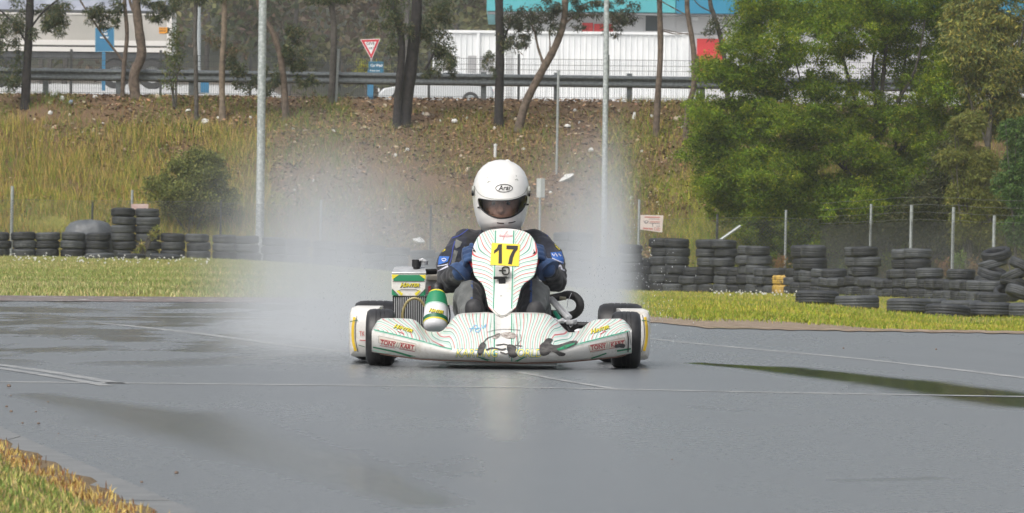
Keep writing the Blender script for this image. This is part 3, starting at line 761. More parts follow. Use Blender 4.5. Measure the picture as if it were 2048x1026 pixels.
def fronds(n_c, per, r0, r1):
    px = rng.uniform(1370, 1965, n_c * 3); py = rng.uniform(-60, 545, n_c * 3); k = inside(px, py, OUT_)
    gap = np.exp(-(((px - 1700) / 130) ** 2 + ((py - 130) / 55) ** 2)) * .80
    lump = fbm(px * .012, py * .018, 1.0); k &= (rng.random(len(px)) > gap) & (lump + rng.normal(0, .05, len(px)) > .38)
    px, py, lump = px[k][:n_c], py[k][:n_c], lump[k][:n_c]; m = len(px)
    off = -1.5 * (lump - .35) * 3 + rng.uniform(-.5, 1.3, m)
    C = np.array([tuple(P(a, b_, 133.2 + o_)) for a, b_, o_ in zip(px, py, off)]); w = np.repeat(np.arange(m), per)
    sz = rng.uniform(r0, r1, m); p = rng.normal(0, 1, (m * per, 3)); p /= np.linalg.norm(p, axis=1)[:, None]; p *= rng.uniform(.05, 1, (m * per, 1)) ** .5
    ori = rng.normal(0, .35, (m, 3)); q = p * sz[w][:, None] * np.array([1.25, 1.0, .8]); q[:, 2] += (ori[w] * p).sum(1) * sz[w] * .8
    V_, c_ = leaf_arrays(C[w] + q, .07, .026, .05, G_WAT, [3.4, 3.4, 1.8, 2.2], .14)
    hue = (1 + rng.normal(0, .16, m))[w][:, None]; yel = np.clip(rng.normal(.1, .25, m), 0, .6)[w][:, None]
    return V_, np.clip(c_ * hue * (1 - yel) + c_ * np.array([1.5, 1.15, .8]) * yel, 0, 1)
big_tree('wattle_tree', 'huge feathery bright green tree spreading over the bank behind the tyre wall', 'tree', 1740, 133.2, wat_stems, wat_blobs, G_WAT, [4, 3.2, 1.2, 2.5], .070, .032, .05, 2600, B_GREY, fill=fronds(1500, 230, .10, .30))
big_tree('gum_tree', 'tall gum with hanging pale olive leaves beyond the wire fence at the frame edge', 'tree', 1990, 131.0,
    [([(1985, 500), (1975, 400), (1975, 300), (1985, 200), (1990, 80), (1990, -40)], 16, 6), ([(1978, 300), (1940, 200), (1920, 100)], 7, 3, -.3), ([(1985, 200), (2030, 120), (2050, 40)], 7, 3, -.3)],
    [(1960, 30, 50, 45, 0, .55), (1930, 95, 44, 55, -.4, .55), (2010, 60, 60, 60, .2, .55), (1985, 120, 60, 50, -.2, .55), (1960, 170, 46, 40, 0, .5), (2040, 150, 46, 60, .3, .55), (2010, -50, 80, 50, 0, .4), (2020, 220, 40, 50, .3, .8), (1975, 235, 50, 40, .4, .8), (1925, 30, 40, 40, .2, .7)],
    [(.19, .22, .06), (.34, .33, .08), (.12, .16, .06), (.38, .32, .07)], [4, 3, 3, 1.4], .13, .032, .55, 3000, B_GREY)
shrub('sapling', 'yellow-green leafy sapling behind the wire fence beside the feathery tree', 1945, 330, 128.0, 60, 95, 7000, [(.20, .22, .045), (.13, .16, .04), (.27, .26, .06)], [4, 3, 2], .10, .024, 540, hang=.4, stems=9,
      blobs=[(1935, 255, 42, 34, 5500), (1905, 310, 36, 28, 3600), (1950, 320, 50, 46, 6500), (1930, 385, 46, 38, 5000), (1975, 400, 40, 42, 4200), (1935, 450, 50, 44, 3600), (1990, 475, 46, 44, 2600)])
shrub('sapling', 'fresh green sapling at the frame edge beyond the wire fence', 2035, 340, 127.0, 40, 80, 4500, [(.10, .19, .045), (.15, .24, .06), (.06, .12, .04)], [4, 2, 3], .09, .03, 540, hang=.3, stems=7, sub=30,
      blobs=[(2030, 265, 34, 32, 4000), (2045, 320, 46, 38, 5200), (2020, 365, 40, 36, 4400), (2050, 405, 44, 38, 4000), (2035, 460, 40, 38, 2800)])
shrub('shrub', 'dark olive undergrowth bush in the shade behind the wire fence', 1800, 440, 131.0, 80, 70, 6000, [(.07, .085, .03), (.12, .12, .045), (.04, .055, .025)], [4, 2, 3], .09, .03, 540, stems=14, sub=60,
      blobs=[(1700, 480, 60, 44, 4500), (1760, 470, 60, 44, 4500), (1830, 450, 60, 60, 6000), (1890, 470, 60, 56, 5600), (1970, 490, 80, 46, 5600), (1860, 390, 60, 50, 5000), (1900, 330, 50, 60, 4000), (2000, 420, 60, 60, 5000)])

# --- far wood closing the view
VC = []
n_cr = 210
for i in range(n_cr):
    u = rng.uniform(-150, 2250); d = rng.uniform(246, 276) ; x0 = (u - 1024) / FPX * d; g0 = Hz(x0, d)
    hgt = rng.uniform(4, 13); c0 = np.array([x0, d, g0 + hgt * rng.uniform(.25, .9)])
    rr = rng.uniform(1.2, 2.6); n = 260
    p = rng.normal(0, 1, (n, 3)); p /= np.linalg.norm(p, axis=1)[:, None]; p *= rng.uniform(.3, 1, (n, 1)) ** .4
    hue = [(.12, .135, .05), (.17, .17, .075), (.17, .13, .09), (.10, .12, .06)][i % 4]
    VC.append(leaf_arrays(c0 + p * np.array([rr, rr, rr * .8]), .42, .24, .25, [hue, tuple(v * .7 for v in hue)], [1, 1]))
wood = leaf_obj('far_wood', VC, None, (0, 0, 0)); tag(wood, 'hazy olive-grey wood beyond the service road', 'wood', kind='stuff')
mb = MB()
for i in range(34):
    u = rng.uniform(-150, 2250); d = rng.uniform(246, 262); x0 = (u - 1024) / FPX * d; g0 = Hz(x0, d); w = rng.uniform(-1, 1)
    mb.tube([(x0, d, g0 - .3), (x0 + w * .5, d, g0 + 5), (x0 + w * 1.5, d, g0 + 11)], [.13, .1, .06], 5)
tag(mb.build('far_wood_stems', B_GREY, smooth=True), 'grey stems of the hazy wood beyond the service road', 'wood', kind='stuff')
# ================================================================ RAIL, FENCES, POLES, SIGNS, BUILDINGS
GALV = M('galvanised_steel', (.30, .33, .34), .5, metal=.35, c2=(.42, .45, .46), scale=30)
GALV_D = M('weathered_rail_steel', (.10, .115, .125), .55, metal=.3, c2=(.17, .19, .20), scale=14)
DARKM = M('dark_steel', (.035, .04, .042), .6, c2=(.06, .065, .065), scale=20)
POLEM = M('lamp_pole_zinc', (.34, .38, .40), .5, metal=.25, c2=(.56, .60, .62), scale=16, contrast=(.42, .62), detail=6)
WHITE_SH = M('white_sheet_steel', (.66, .68, .69), .5, c2=(.76, .77, .77), scale=1.2)
WALLW = M('pale_render', (.55, .55, .56), .7, c2=(.63, .63, .63), scale=.8)
# guard rail
d = 142.2; x0, x1 = X(-820, d), X(2300, d)
def zt(x): return Hz(x, d)
gr = empty('guard_rail', (0, d, 3.9), 'grey double-wave steel guard rail along the crest of the bank', 'guard rail')
mb = MB((0, d, 3.9)); prof = [(-.155, 0), (-.15, .03), (-.115, .075), (-.075, .08), (-.035, .02), (0, .005), (.035, .02), (.075, .08), (.115, .075), (.15, .03), (.155, 0)]
rows = []
for x in np.linspace(x0, x1, 30):
    rows.append([Vector((x, d - q, 4.46 - .009 * (x - X(60, d)) * .3 + h)) for h, q in prof] + [Vector((x, d - q + .012, 4.46 - .009 * (x - X(60, d)) * .3 + h)) for h, q in prof[::-1]])
mb.loft(rows); mb.build('beam', GALV_D, gr, smooth=True)
for u in range(-788, 2300, 146):
    x = X(u, d); mb = MB((0, d, 3.9)); mb.box(x - .07, x + .07, d + .02, d + .13, 3.3, 4.64).box(x - .07, x + .07, d - .02, d + .02, 4.33, 4.60)
    mb.build('post', GALV_D, gr, bevel=.01)
# mesh fence beyond the rail
d = 152.0; wf = empty('mesh_fence', (0, d, 4.2), 'dark vertical-wire mesh fence behind the guard rail', 'fence')
mb = MB((0, d, 4.2)); a, b = X(-820, d), X(2300, d); zb, ztp = 4.18, 5.30
for x in np.arange(a, b, .062): mb.box(x - .0035, x + .0035, d - .003, d + .003, zb, ztp - .0, 0)
for z in (zb + .05, zb + .45, zb + .62, zb + .8, ztp - .18, ztp - .02): mb.box(a, b, d - .008, d - .004, z - .006, z + .006)
mb.build('wire_mesh', DARKM, wf)
for u in range(-756, 2300, 179):
    mb = MB((0, d, 4.2)); x = X(u, d); mb.box(x - .035, x + .035, d + .006, d + .07, 3.9, 5.42); mb.build('post', DARKM, wf, bevel=.006)
# lamp poles and steel posts
def pole(name, label, cat, base, topx, w0, w1, d, top_y=-260, mat=None, arm=True, group=None):
    s = FPX / d; b = P(base[0], base[1], d); b = Vector((b.x, d, Hz(b.x, d))); t_ = P(topx, top_y, d)
    root = empty(name, b, label, cat, group); n = 9
    mb = MB(b); pts = [b.lerp(t_, i / n) for i in range(n + 1)]
    mb.tube(pts, [lerp(w0, w1, i / n) / 2 / s for i in range(n + 1)], 16); mb.build('pole', mat or POLEM, root, smooth=True)
    mb = MB(b); mb.lathe([(.02, .03), (.19, .03), (.19, 0), (.02, 0)], b, n=4, closed=True); mb.build('base_plate', mat or POLEM, root)
    if arm:
        mb = MB(b); mb.tube([t_, t_ + Vector((0, -.3, .5)), t_ + Vector((0, -1.2, .7))], .04, 8); mb.build('arm', mat or POLEM, root, smooth=True)
        mb = MB(b); q = t_ + Vector((0, -1.5, .66)); mb.box(q.x - .15, q.x + .15, q.y - .35, q.y + .35, q.z - .06, q.z + .05); mb.build('lantern', mat or POLEM, root, bevel=.03)
    return root
pole('lamp_pole', 'thick galvanised lamp pole, the wider of two, rising out of the spray', 'lamp pole', (519, 505), 529, 17, 15, 131.0)
pole('lamp_pole', 'thinner galvanised lamp pole behind the driver, beside the pink notice', 'lamp pole', (1207, 565), 1216, 12, 9.5, 131.2)
pole('lamp_pole', 'pale grey lamp column beyond the guard rail among the slim stems', 'lamp pole', (397, 185), 399, 9, 7, 165, mat=GALV)
def bank_post(name, label, cat, px, py, topx, topy, w, mat, cap=False):
    b = on_bank(px, py); s = FPX / b.y; t_ = P(topx, topy, b.y); root = empty(name, b, label, cat)
    mb = MB(b); mb.tube([b - Vector((0, 0, .1)), b.lerp(t_, .5), t_], w / 2 / s, 10); mb.build('post', mat, root, smooth=True)
    mb = MB(b); mb.lathe([(0, .03), (w * .62 / s, .02), (w * .62 / s, -.02), (0, -.02)], t_, n=12); mb.build('cap', mat, root, smooth=True)
    return root
bank_post('steel_post', 'thin bare grey post standing on the bank near the thinner lamp pole', 'post', 1113, 347, 1117, 143, 5.2, GALV)
bank_post('steel_post', 'galvanised post standing at the rail beside a slim dark trunk', 'post', 671, 203, 676, 100, 7.5, GALV)
bank_post('marker_post', 'short whitish marker post on the bank above the driver helmet', 'post', 990, 312, 991, 290, 6, WHITE_SH)
# small plate on a post behind the helmet
d = 130.6; b = P(1079, 520, d); b = Vector((b.x, d, Hz(b.x, d))); s = FPX / d
root = empty('sign', b, 'small blank grey plate on a thin post seen beside the white helmet', 'sign')
mb = MB(b); a = P(1080, 394, d); mb.tube([b, Vector((a.x, d + .03, a.z))], .026, 10); mb.build('post', GALV, root, smooth=True)
mb = MB(b); c0, c1 = P(1073, 395, d), P(1090, 357, d)
mb.loft([[Vector((c0.x, d, c0.z)), Vector(((c0.x + c1.x) / 2, d - .05, c0.z)), Vector((c1.x, d, c0.z)), Vector(((c0.x + c1.x) / 2, d - .02, c0.z))],
         [Vector((c0.x, d, c1.z)), Vector(((c0.x + c1.x) / 2, d - .05, c1.z)), Vector((c1.x, d, c1.z)), Vector(((c0.x + c1.x) / 2, d - .02, c1.z))]])
mb.build('plate', M('grey_plate', (.42, .45, .45), .6, c2=(.5, .52, .52)), root)

# wire fences behind the tyre walls
WIRE = M('fence_wire', (.16, .17, .17), .6, metal=.4)
def wire_fence(label, path, ztops, pitch, posts, top_wires=(), r=.0022, h0=.05):
    "path: [(px,d)], top height above ground per point"
    b = Vector((X(path[0][0], path[0][1]), path[0][1], 0)); b.z = Hz(b.x, b.y)
    root = empty('wire_fence', b, label, 'fence')
    pts = [Vector((X(u, dd), dd, 0)) for u, dd in path]
    L = [0]
    for a, c_ in zip(pts[:-1], pts[1:]): L.append(L[-1] + (c_ - a).length)
    def at(l):
        l = min(max(l, 0), L[-1])
        for i in range(len(pts) - 1):
            if l <= L[i + 1] + 1e-6:
                t_ = (l - L[i]) / (L[i + 1] - L[i]); p = pts[i].lerp(pts[i + 1], t_); return p, lerp(ztops[i], ztops[i + 1], t_)
    V, F = [], []
    def strip(p0, p1, w):
        i = len(V); n_ = (p1 - p0).normalized().cross(Vector((0, 1, 0))).normalized() * w
        o_ = Vector((0, w, 0))
        for p in (p0, p1): V.extend([p - n_, p + o_, p + n_ ])
        F.extend([(i, i + 1, i + 4, i + 3), (i + 1, i + 2, i + 5, i + 4), (i + 2, i, i + 3, i + 5)])
    step = pitch; hh = max(ztops)
    for k in range(int(-hh / step), int(L[-1] / step)):
        for sg in (1, -1):
            l0 = k * step if sg == 1 else k * step + hh
            la, lb = l0, l0 + sg * hh
            lo, hi_ = min(la, lb), max(la, lb)
            if hi_ < 0 or lo > L[-1]: continue
            # clip
            ta, tb = 0.0, 1.0
            f = lambda t_: l0 + sg * hh * t_
            t0 = (0 - l0) / (sg * hh); t1 = (L[-1] - l0) / (sg * hh); ta = max(0, min(t0, t1)); tb = min(1, max(t0, t1))
            if tb <= ta: continue
            pa, za = at(f(ta)); pb, zb_ = at(f(tb))
            ga, gb_ = Hz(pa.x, pa.y), Hz(pb.x, pb.y)
            strip(Vector((pa.x, pa.y, ga + h0 + za * ta * .97)), Vector((pb.x, pb.y, gb_ + h0 + zb_ * tb * .97)), r)
    o = np_mesh('wire_mesh', np.array([tuple(v - b) for v in V]), np.array(F), WIRE, root)
    mb = MB(b); n = max(2, int(L[-1] / .5))
    for fr in (1.0,) + tuple(top_wires):
        pp = []
        for i in range(n + 1):
            p, z = at(L[-1] * i / n); pp.append(Vector((p.x, p.y - .01, Hz(p.x, p.y) + h0 + z * fr - .02 * math.sin(i * .9) ** 2)))
        mb.tube(pp, .0038, 4)
    mb.build('strand', WIRE, root)
    for px, dd, ytop, w, mat in posts:
        x = X(px, dd); g0 = Hz(x, dd); t_ = P(px, ytop, dd); mb = MB(b)
        mb.tube([Vector((x, dd + .05, g0 - .2)), Vector((x + (t_.z - g0) * .012, dd + .05, t_.z))], w / 2 * dd / FPX, 8); mb.build('post', mat, root, smooth=True)
    return root
wire_fence('low chain-link fence behind the tyre wall at the foot of the bank', [(-820, 130.9), (600, 130.9), (1500, 131.2), (1640, 131.2)], [1.28, 1.28, 1.75, 1.70], .085,
           [(22, 130.9, 372, 6.5, GALV), (183, 130.9, 404, 4, DARKM), (262, 130.9, 380, 5, GALV), (440, 130.9, 400, 4, DARKM), (640, 130.9, 400, 5, GALV), (860, 131, 410, 4, DARKM), (1276, 131.1, 399, 5, GALV), (1433, 131.2, 428, 5, DARKM), (1466, 131.2, 490, 4, DARKM), (1570, 131.2, 420, 5, GALV)])
wire_fence('tall galvanised security fence with barbed strands behind the leaning tyres', [(1640, 126), (1740, 122.5), (1822, 120), (1906, 118), (1988, 116), (2075, 114.5), (2200, 113)], [1.55, 1.58, 1.62, 1.60, 1.55, 1.55, 1.55], .07,
           [(1740, 122.5, 408, 5, GALV), (1821, 120, 410, 6.5, GALV), (1905, 118, 414, 6.5, GALV), (1987, 116, 431, 6.5, GALV), (2073, 114.5, 430, 6.5, GALV)], (1.10, 1.20, 1.30), r=.003)
# brace of the low fence
b = Vector((X(1482, 130.5), 130.5, 0)); b.z = Hz(b.x, b.y); mb = MB(b); p0, p1 = P(1345 + 50, 512, 130.5), P(1481, 452, 130.5)
mb.tube([p0, p1], .035, 8); tag(mb.build('pipe', GALV, smooth=True), 'loose galvanised pipe leaning on the low fence by the feathery tree', 'pipe').location = b

# pink notice on the fence
INK_R = M('faded_red_ink', (.50, .20, .17), .7); INK_D = M('faded_dark_ink', (.20, .17, .18), .7)
def board(name, label, corners, d, mats, thick=.012, cat='sign'):
    pts = [P(px, py, d) for px, py in corners]; b = Vector((sum(p.x for p in pts) / 4, d, min(p.z for p in pts)))
    root = empty(name, b, label, cat); mb = MB(b)
    mb.loft([[p for p in pts], [p + Vector((0, thick, 0)) for p in pts]]); o = mb.build('panel', mats, root, bevel=.003)
    return root, b, o
root, b, o = board('notice', 'faded pink and white safety notice wired to the low fence', [(1281, 430), (1327, 431), (1324, 465), (1280, 459)], 130.75, M('faded_board', (.62, .52, .48), .6, c2=(.68, .62, .58), scale=6))
bpy.context.view_layer.update(); bv = bvh_of([o])
ms = [ribbon2d([(1289, 434), (1320, 434.5)], 2.4), ribbon2d([(1300, 443.5), (1320, 444)], 1.6), ribbon2d([(1286, 456.5), (1306, 458)], 2.8), ribbon2d([(1309, 455), (1320, 456), (1320, 461), (1309, 460), (1309, 455)], 1.0), text2d('10', 7, 1314.5, 458.2, bold=.02)]
decal('lettering', merge2d(*ms), bv, .004, INK_R, root)
ms = [ribbon2d([(1298, 437.8), (1319, 438.5)], .9), ribbon2d([(1298, 446.5), (1320, 447.3)], 1.2), ribbon2d([(1305, 447), (1305.6, 454)], 1.1), ribbon2d([(1312, 452), (1320, 452.5)], .9), ribbon2d([(1287.5, 441.5), (1290, 446), (1293.5, 446.5), (1297, 442)], 1.4),
      ribbon2d(smooth_closed([(1290, 443), (1293, 441), (1296, 443), (1293, 446)], 3) + [(1290, 443)], 1.0)]
decal('lettering', merge2d(*ms), bv, .004, INK_D, root)
board('notice', 'back of a washed-out pink board peeping over the tall twin tyre stacks', [(262, 408), (297, 408), (296, 420), (264, 420)], 130.7, M('washed_board', (.50, .33, .30), .7, c2=(.6, .5, .47), scale=5))

# give way sign, car wash and air-and-water signs
SGN_R = M('sign_red', (.50, .02, .035), .4); SGN_W = M('sign_white', (.74, .74, .73), .4); SGN_B = M('sign_blue', (.015, .13, .25), .5, c2=(.025, .16, .29), scale=3)
SGN_T = M('sign_teal_blue', (.012, .13, .22), .45); SGN_K = M('sign_black', (.02, .02, .02), .5)
d = 190.0; g0 = Hz(X(741, d), d); b = Vector((X(741, d), d, g0))
root = empty('give_way_sign', b, 'red-bordered white triangle GIVE WAY sign on a post above the car wash sign', 'road sign')
tri = lambda c, k: [(c[0] + (p[0] - c[0]) * k, c[1] + (p[1] - c[1]) * k) for p in [(720.5, 79), (760.5, 77.5), (743, 120)]]
cen = (741.3, 91.5)
def flat(name, pts, d, mat, root, b, th=.02):
    mb = MB(b); q = [P(x_, y_, d) for x_, y_ in pts]; mb.loft([q, [p + Vector((0, th, 0)) for p in q]]); return mb.build(name, mat, root)
flat('plate', tri(cen, 1.0), d, SGN_W, root, b); flat('border', tri(cen, .92), d - .006, SGN_R, root, b, .005); oo = flat('face', tri(cen, .60), d - .012, SGN_W, root, b, .005)
bpy.context.view_layer.update(); bv = bvh_of([oo])
decal('lettering', merge2d(text2d('GIVE', 8.2, 741, 87.4, bold=.012), text2d('WAY', 7, 741.5, 96.6, bold=.012)), bv, .006, SGN_K, root)
mb = MB(b); t_ = P(742, 80, d); mb.tube([Vector((b.x, d + .05, g0)), Vector((t_.x, d + .05, t_.z))], .03, 8); mb.build('post', GALV, root, smooth=True)
d = 189.0
root, b, o = board('car_wash_sign', 'dark teal Car Wash sign under the give way triangle', [(737, 123), (767, 123), (767, 151), (737, 151)], d, SGN_T)
mb = MB(b); q = P(741, 140, d); mb.box(q.x - .10, q.x + .10, d + .02, d + .14, Hz(q.x, d) - .1, q.z); mb.build('post', SGN_B, root, bevel=.01)
bpy.context.view_layer.update(); bv = bvh_of([o])
decal('lettering', merge2d(text2d('Car Wash', 7.6, 753.5, 131, xs=.78, bold=.02), text2d('Prices from', 4.2, 750, 141.3, bold=.02), text2d('Open every day', 3.6, 753, 148.5, bold=.015)), bv, .008, SGN_W, root)
d = 180.0
root, b, o = board('air_and_water_sign', 'blue Air and Water sign on a blue post in front of the trailer', [(190, 55.5), (228.5, 55), (228.5, 103), (190, 104)], d, SGN_B, .05)
mb = MB(b); q = P(207.5, 104, d); mb.box(q.x - .055, q.x + .055, d, d + .05, Hz(q.x, d) - .1, q.z); mb.build('post', SGN_B, root, bevel=.01)
bpy.context.view_layer.update(); bv = bvh_of([o])
decal('lettering', merge2d(text2d('Air', 7.5, 209, 61.5, bold=.03), text2d('and', 7.5, 209.5, 67.5, bold=.03), text2d('water', 7.5, 209, 74.5, bold=.03)), bv, .01, SGN_W, root)
ms = [ribbon2d([(190.8, 56), (227.8, 55.8), (227.8, 102.4), (190.8, 103), (190.8, 56)], .7)]
decal('border', merge2d(*ms), bv, .008, M('sign_edge', (.25, .42, .5), .5), root)
# blue box low down behind the rail
d = 170; mb = MB(); q = P(409, 180, d); g0 = Hz(q.x, d); b = Vector((q.x, d, g0)); mb = MB(b); mb.box(q.x - .13, q.x + .13, d, d + .2, g0 - .02, q.z + .25); mb.box(q.x - .15, q.x + .15, d - .02, d + .22, q.z + .252, q.z + .30)
o = tag(mb.build('service_box', SGN_B, bevel=.01), 'small blue box low behind the rail by the lamp column', 'utility box'); o.location = b

# long trailer
d = 200.0; s = FPX / d; xa, xb = X(-260, d), X(346, d); g0 = Hz(X(200, d), d)
TR_B = M('trailer_curtain', (.34, .33, .30), .6, c2=(.42, .40, .37), scale=.7); TR_T = M('trailer_tarp', (.20, .22, .28), .65, c2=(.30, .32, .38), scale=1.3, bump=.4, bscale=2, bdist=.1)
TR_W = M('trailer_rail_paint', (.60, .58, .55), .5); CH = M('chassis_paint', (.04, .045, .05), .6, c2=(.08, .085, .09), scale=3); RUB = M('rubber', (.022, .022, .024), .7, c2=(.04, .04, .04), scale=20)
ORG = M('marker_orange', (.72, .30, .02), .5)
b = Vector(((xa + xb) / 2, d, g0)); tr = empty('semi_trailer', b, 'long beige-sided trailer with a grey tarp cover parked beyond the rail', 'trailer')
zz_ = lambda py: Z(150, py, d)
mb = MB(b); mb.box(xa, xb - .30, d, d + 2.4, zz_(88), zz_(27)); mb.build('side_panel', TR_B, tr, bevel=.02)
mb = MB(b); mb.box(xa, xb - .3, d - .03, d - .004, zz_(29), zz_(26)); mb.box(xa, xb - .3, d - .05, d - .004, zz_(90), zz_(80)); mb.box(xa, xb - .3, d - .04, d - .004, zz_(103), zz_(94)); mb.build('rail', TR_W, tr)
mb = MB(b); mb.box(xb - .30, xb - .10, d - .02, d + 2.4, zz_(106), zz_(20)); mb.build('end_frame', TR_W, tr, bevel=.02)
mb = MB(b); mb.box(xa, xb - .3, d - .01, d + 2.4, zz_(25.5), zz_(20)); mb.build('top_rail', CH, tr)
tarp = []
for i, x in enumerate(np.linspace(xa, xb - .3, 26)):
    k = .12 * math.sin(i * 1.7); tarp.append([Vector((x, d + .02, zz_(20))), Vector((x, d + .15, zz_(6) + k)), Vector((x, d + .7, zz_(-12) + k)), Vector((x, d + 1.4, zz_(-16) + k)), Vector((x, d + 2.35, zz_(18)))])
mb = MB(b); mb.loft(tarp); mb.build('tarp', TR_T, tr, smooth=True)
mb = MB(b); mb.box(xa, xb - .4, d + .05, d + .9, zz_(116), zz_(104)); mb.box(xa, X(55, d), d + .1, d + .8, zz_(138), zz_(116)); mb.box(X(82, d), X(190, d), d + .1, d + .8, zz_(112), zz_(92))
mb.box(X(205, d), X(320, d), d + .08, d + .16, zz_(122), zz_(104)); mb.build('chassis', CH, tr, bevel=.02)
for u in (-80, -8, 228, 301):
    x = X(u, d); z = g0 + .52; mb = MB(b)
    mb.lathe([(.30, .0), (.30, -.03), (.50, -.02), (.53, .02), (.53, .24), (.5, .28), (.3, .26)], (x, d, z), 'y', 28); wh = mb.build('wheel', RUB, tr, smooth=True)
    mb = MB(b); mb.lathe([(0, .02), (.1, -.01), (.13, .06), (.26, .09), (.30, .02), (.305, .0)], (x, d - .004, z), 'y', 24); mb.build('rim', M('steel_rim', (.30, .31, .31), .5), wh, smooth=True)
    mb = MB(b); A = [(x + .60 * math.cos(q), z + .60 * math.sin(q)) for q in np.linspace(.15, math.pi - .15, 12)]; A2 = [(x + .63 * math.cos(q), z + .63 * math.sin(q)) for q in np.linspace(math.pi - .15, .15, 12)]
    mb.prism(A + A2, d - .02, d + .4); mb.build('mudguard', CH, tr)
mb = MB(b); mb.box(X(314, d), X(334, d), d - .02, d - .003, zz_(65), zz_(53)); pl = mb.build('marker_plate', ORG, tr)
bpy.context.view_layer.update(); bv = bvh_of([pl]); decal('lettering', merge2d(text2d('LONG', 5.4, 324, 56.6, bold=.02), text2d('VEHICLE', 4.2, 324, 62, bold=.02)), bv, .01, SGN_K, pl).parent = tr
# white car behind the rail
def car(label, u0, u1, d, col, group=None):
    xa, xb = X(u0, d), X(u1, d); L = xb - xa; x_m = (xa + xb) / 2; g0 = Hz(x_m, d); b = Vector((x_m, d, g0)); root = empty('parked_car', b, label, 'car', group)
    PA = M('car_paint', col, .25, coat=.6); GL = M('car_glass', (.03, .04, .045), .08)
    pr = [(0, .30), (.01, .55), (.05, .72), (.24, .86), (.36, 1.22), (.44, 1.36), (.66, 1.38), (.78, 1.24), (.90, .98), (.985, .90), (1, .62), (.99, .32), (.90, .22), (.10, .22)]
    def ring(y, k): return [Vector((xa + L * (.5 + (p - .5) * (k if h < .9 else k * .97)), d + y, g0 + (h if h < .9 else .9 + (h - .9) * (1 if k == 1 else .96)))) for p, h in pr]
    mb = MB(b); mb.loft([ring(0, .97), ring(.12, 1), ring(1.6, 1), ring(1.72, .97)]); mb.build('body', PA, root, bevel=.03)
    for q in ([(.385, .92), (.45, 1.29), (.54, 1.31), (.54, .92)], [(.56, .92), (.56, 1.31), (.66, 1.31), (.78, .98), (.78, .92)]):
        mb = MB(b); mb.loft([[Vector((xa + L * p, d - .004, g0 + h)) for p, h in q], [Vector((xa + L * p, d + .02, g0 + h)) for p, h in q]]); mb.build('window', GL, root)
    for p in (.19, .80):
        for yy_ in (-.02, 1.52):
            mb = MB(b); c_ = (xa + L * p, d + yy_, g0 + .31); mb.lathe([(.0, .0), (.2, -.015), (.22, -.03), (.30, -.03), (.315, .02), (.315, .18), (.3, .21), (0, .2)], c_, 'y', 24); w_ = mb.build('wheel', RUB, root, smooth=True)
            mb = MB(b); mb.lathe([(0, -.04), (.05, -.045), (.19, -.035), (.2, -.02)], (c_[0], c_[1] - .004, c_[2]), 'y', 20); mb.build('rim', GALV, w_, smooth=True)
    for p in (.004, .985):
        mb = MB(b); mb.box(xa + L * p - .01, xa + L * p + .05, d + .16, d + .45, g0 + .60, g0 + .72); mb.build('headlight' if p < .5 else 'tail_light', SGN_W if p < .5 else SGN_R, root, bevel=.01)
    return root
car('white sedan mostly hidden behind the rail between the car wash sign and dark trunks', 752, 985, 200, (.50, .52, .53))
# long low white wall / forecourt barrier seen under the rail
d = 176; mb = MB(); x0, x1 = X(60, d), X(730, d); g0 = Hz(0, d); mb = MB((x0, d, g0)); mb.box(x0, x1, d, d + .2, g0 - .1, g0 + .16); o = tag(mb.build('low_wall', WALLW, bevel=.02), 'low pale concrete barrier seen under the guard rail', 'barrier'); o.location = (x0, d, g0)

# white ribbed shed in front of the store
d = 214.0; x0, x1 = X(862, d), X(1372, d); g0 = Hz(X(1100, d), d); zt_ = Z(1100, 68, d); b = Vector(((x0 + x1) / 2, d, g0))
sh = empty('white_shed', b, 'low white ribbed shed standing in front of the store', 'shed')
mb = MB(b); n = int((x1 - x0) / .03)
prof = [];
for i in range(int((x1 - x0) / .22)):
    xx0 = x0 + i * .22; prof += [(xx0, 0), (xx0 + .16, 0), (xx0 + .175, -.035), (xx0 + .205, -.035)]
prof.append((x1, 0))
mb.loft([[Vector((x_, d + y_, z_)) for x_, y_ in prof] + [Vector((x1, d + 3, z_)), Vector((x0, d + 3, z_))] for z_ in (g0 - .2, zt_)]); mb.build('wall', WHITE_SH, sh)
mb = MB(b); mb.box(x0 - .08, x1 + .08, d - .10, d + 3.1, zt_ + .002, zt_ + .11); mb.build('roof', WHITE_SH, sh, bevel=.01)
mb = MB(b); mb.box(X(950, d), X(956, d), d - .12, d - .04, g0, zt_); mb.build('downpipe', WHITE_SH, sh, bevel=.02)
mb = MB(b); a_, c_ = P(936, 144, d), P(987, 112, d); mb.box(a_.x, c_.x, d - .05, d - .036, a_.z, c_.z); mb.build('panel', M('grey_panel', (.33, .33, .34), .6, c2=(.4, .4, .4), scale=3), sh)
mb = MB(b);
for i in range(22):
    z_ = g0 + .25 + i * .13; mb.box(X(1007, d), X(1022, d), d - .12, d - .09, z_, z_ + .05)
mb.build('louvre', M('louvre_steel', (.55, .55, .55), .5), sh)
for i, u in enumerate((865, 988, 1111, 1234, 1371)):
    x = X(u, d); mb = MB(b); mb.box(x - .04, x + .04, d - .055, d - .037, g0, zt_ - .02); mb.build('corner_trim', WHITE_SH, sh)
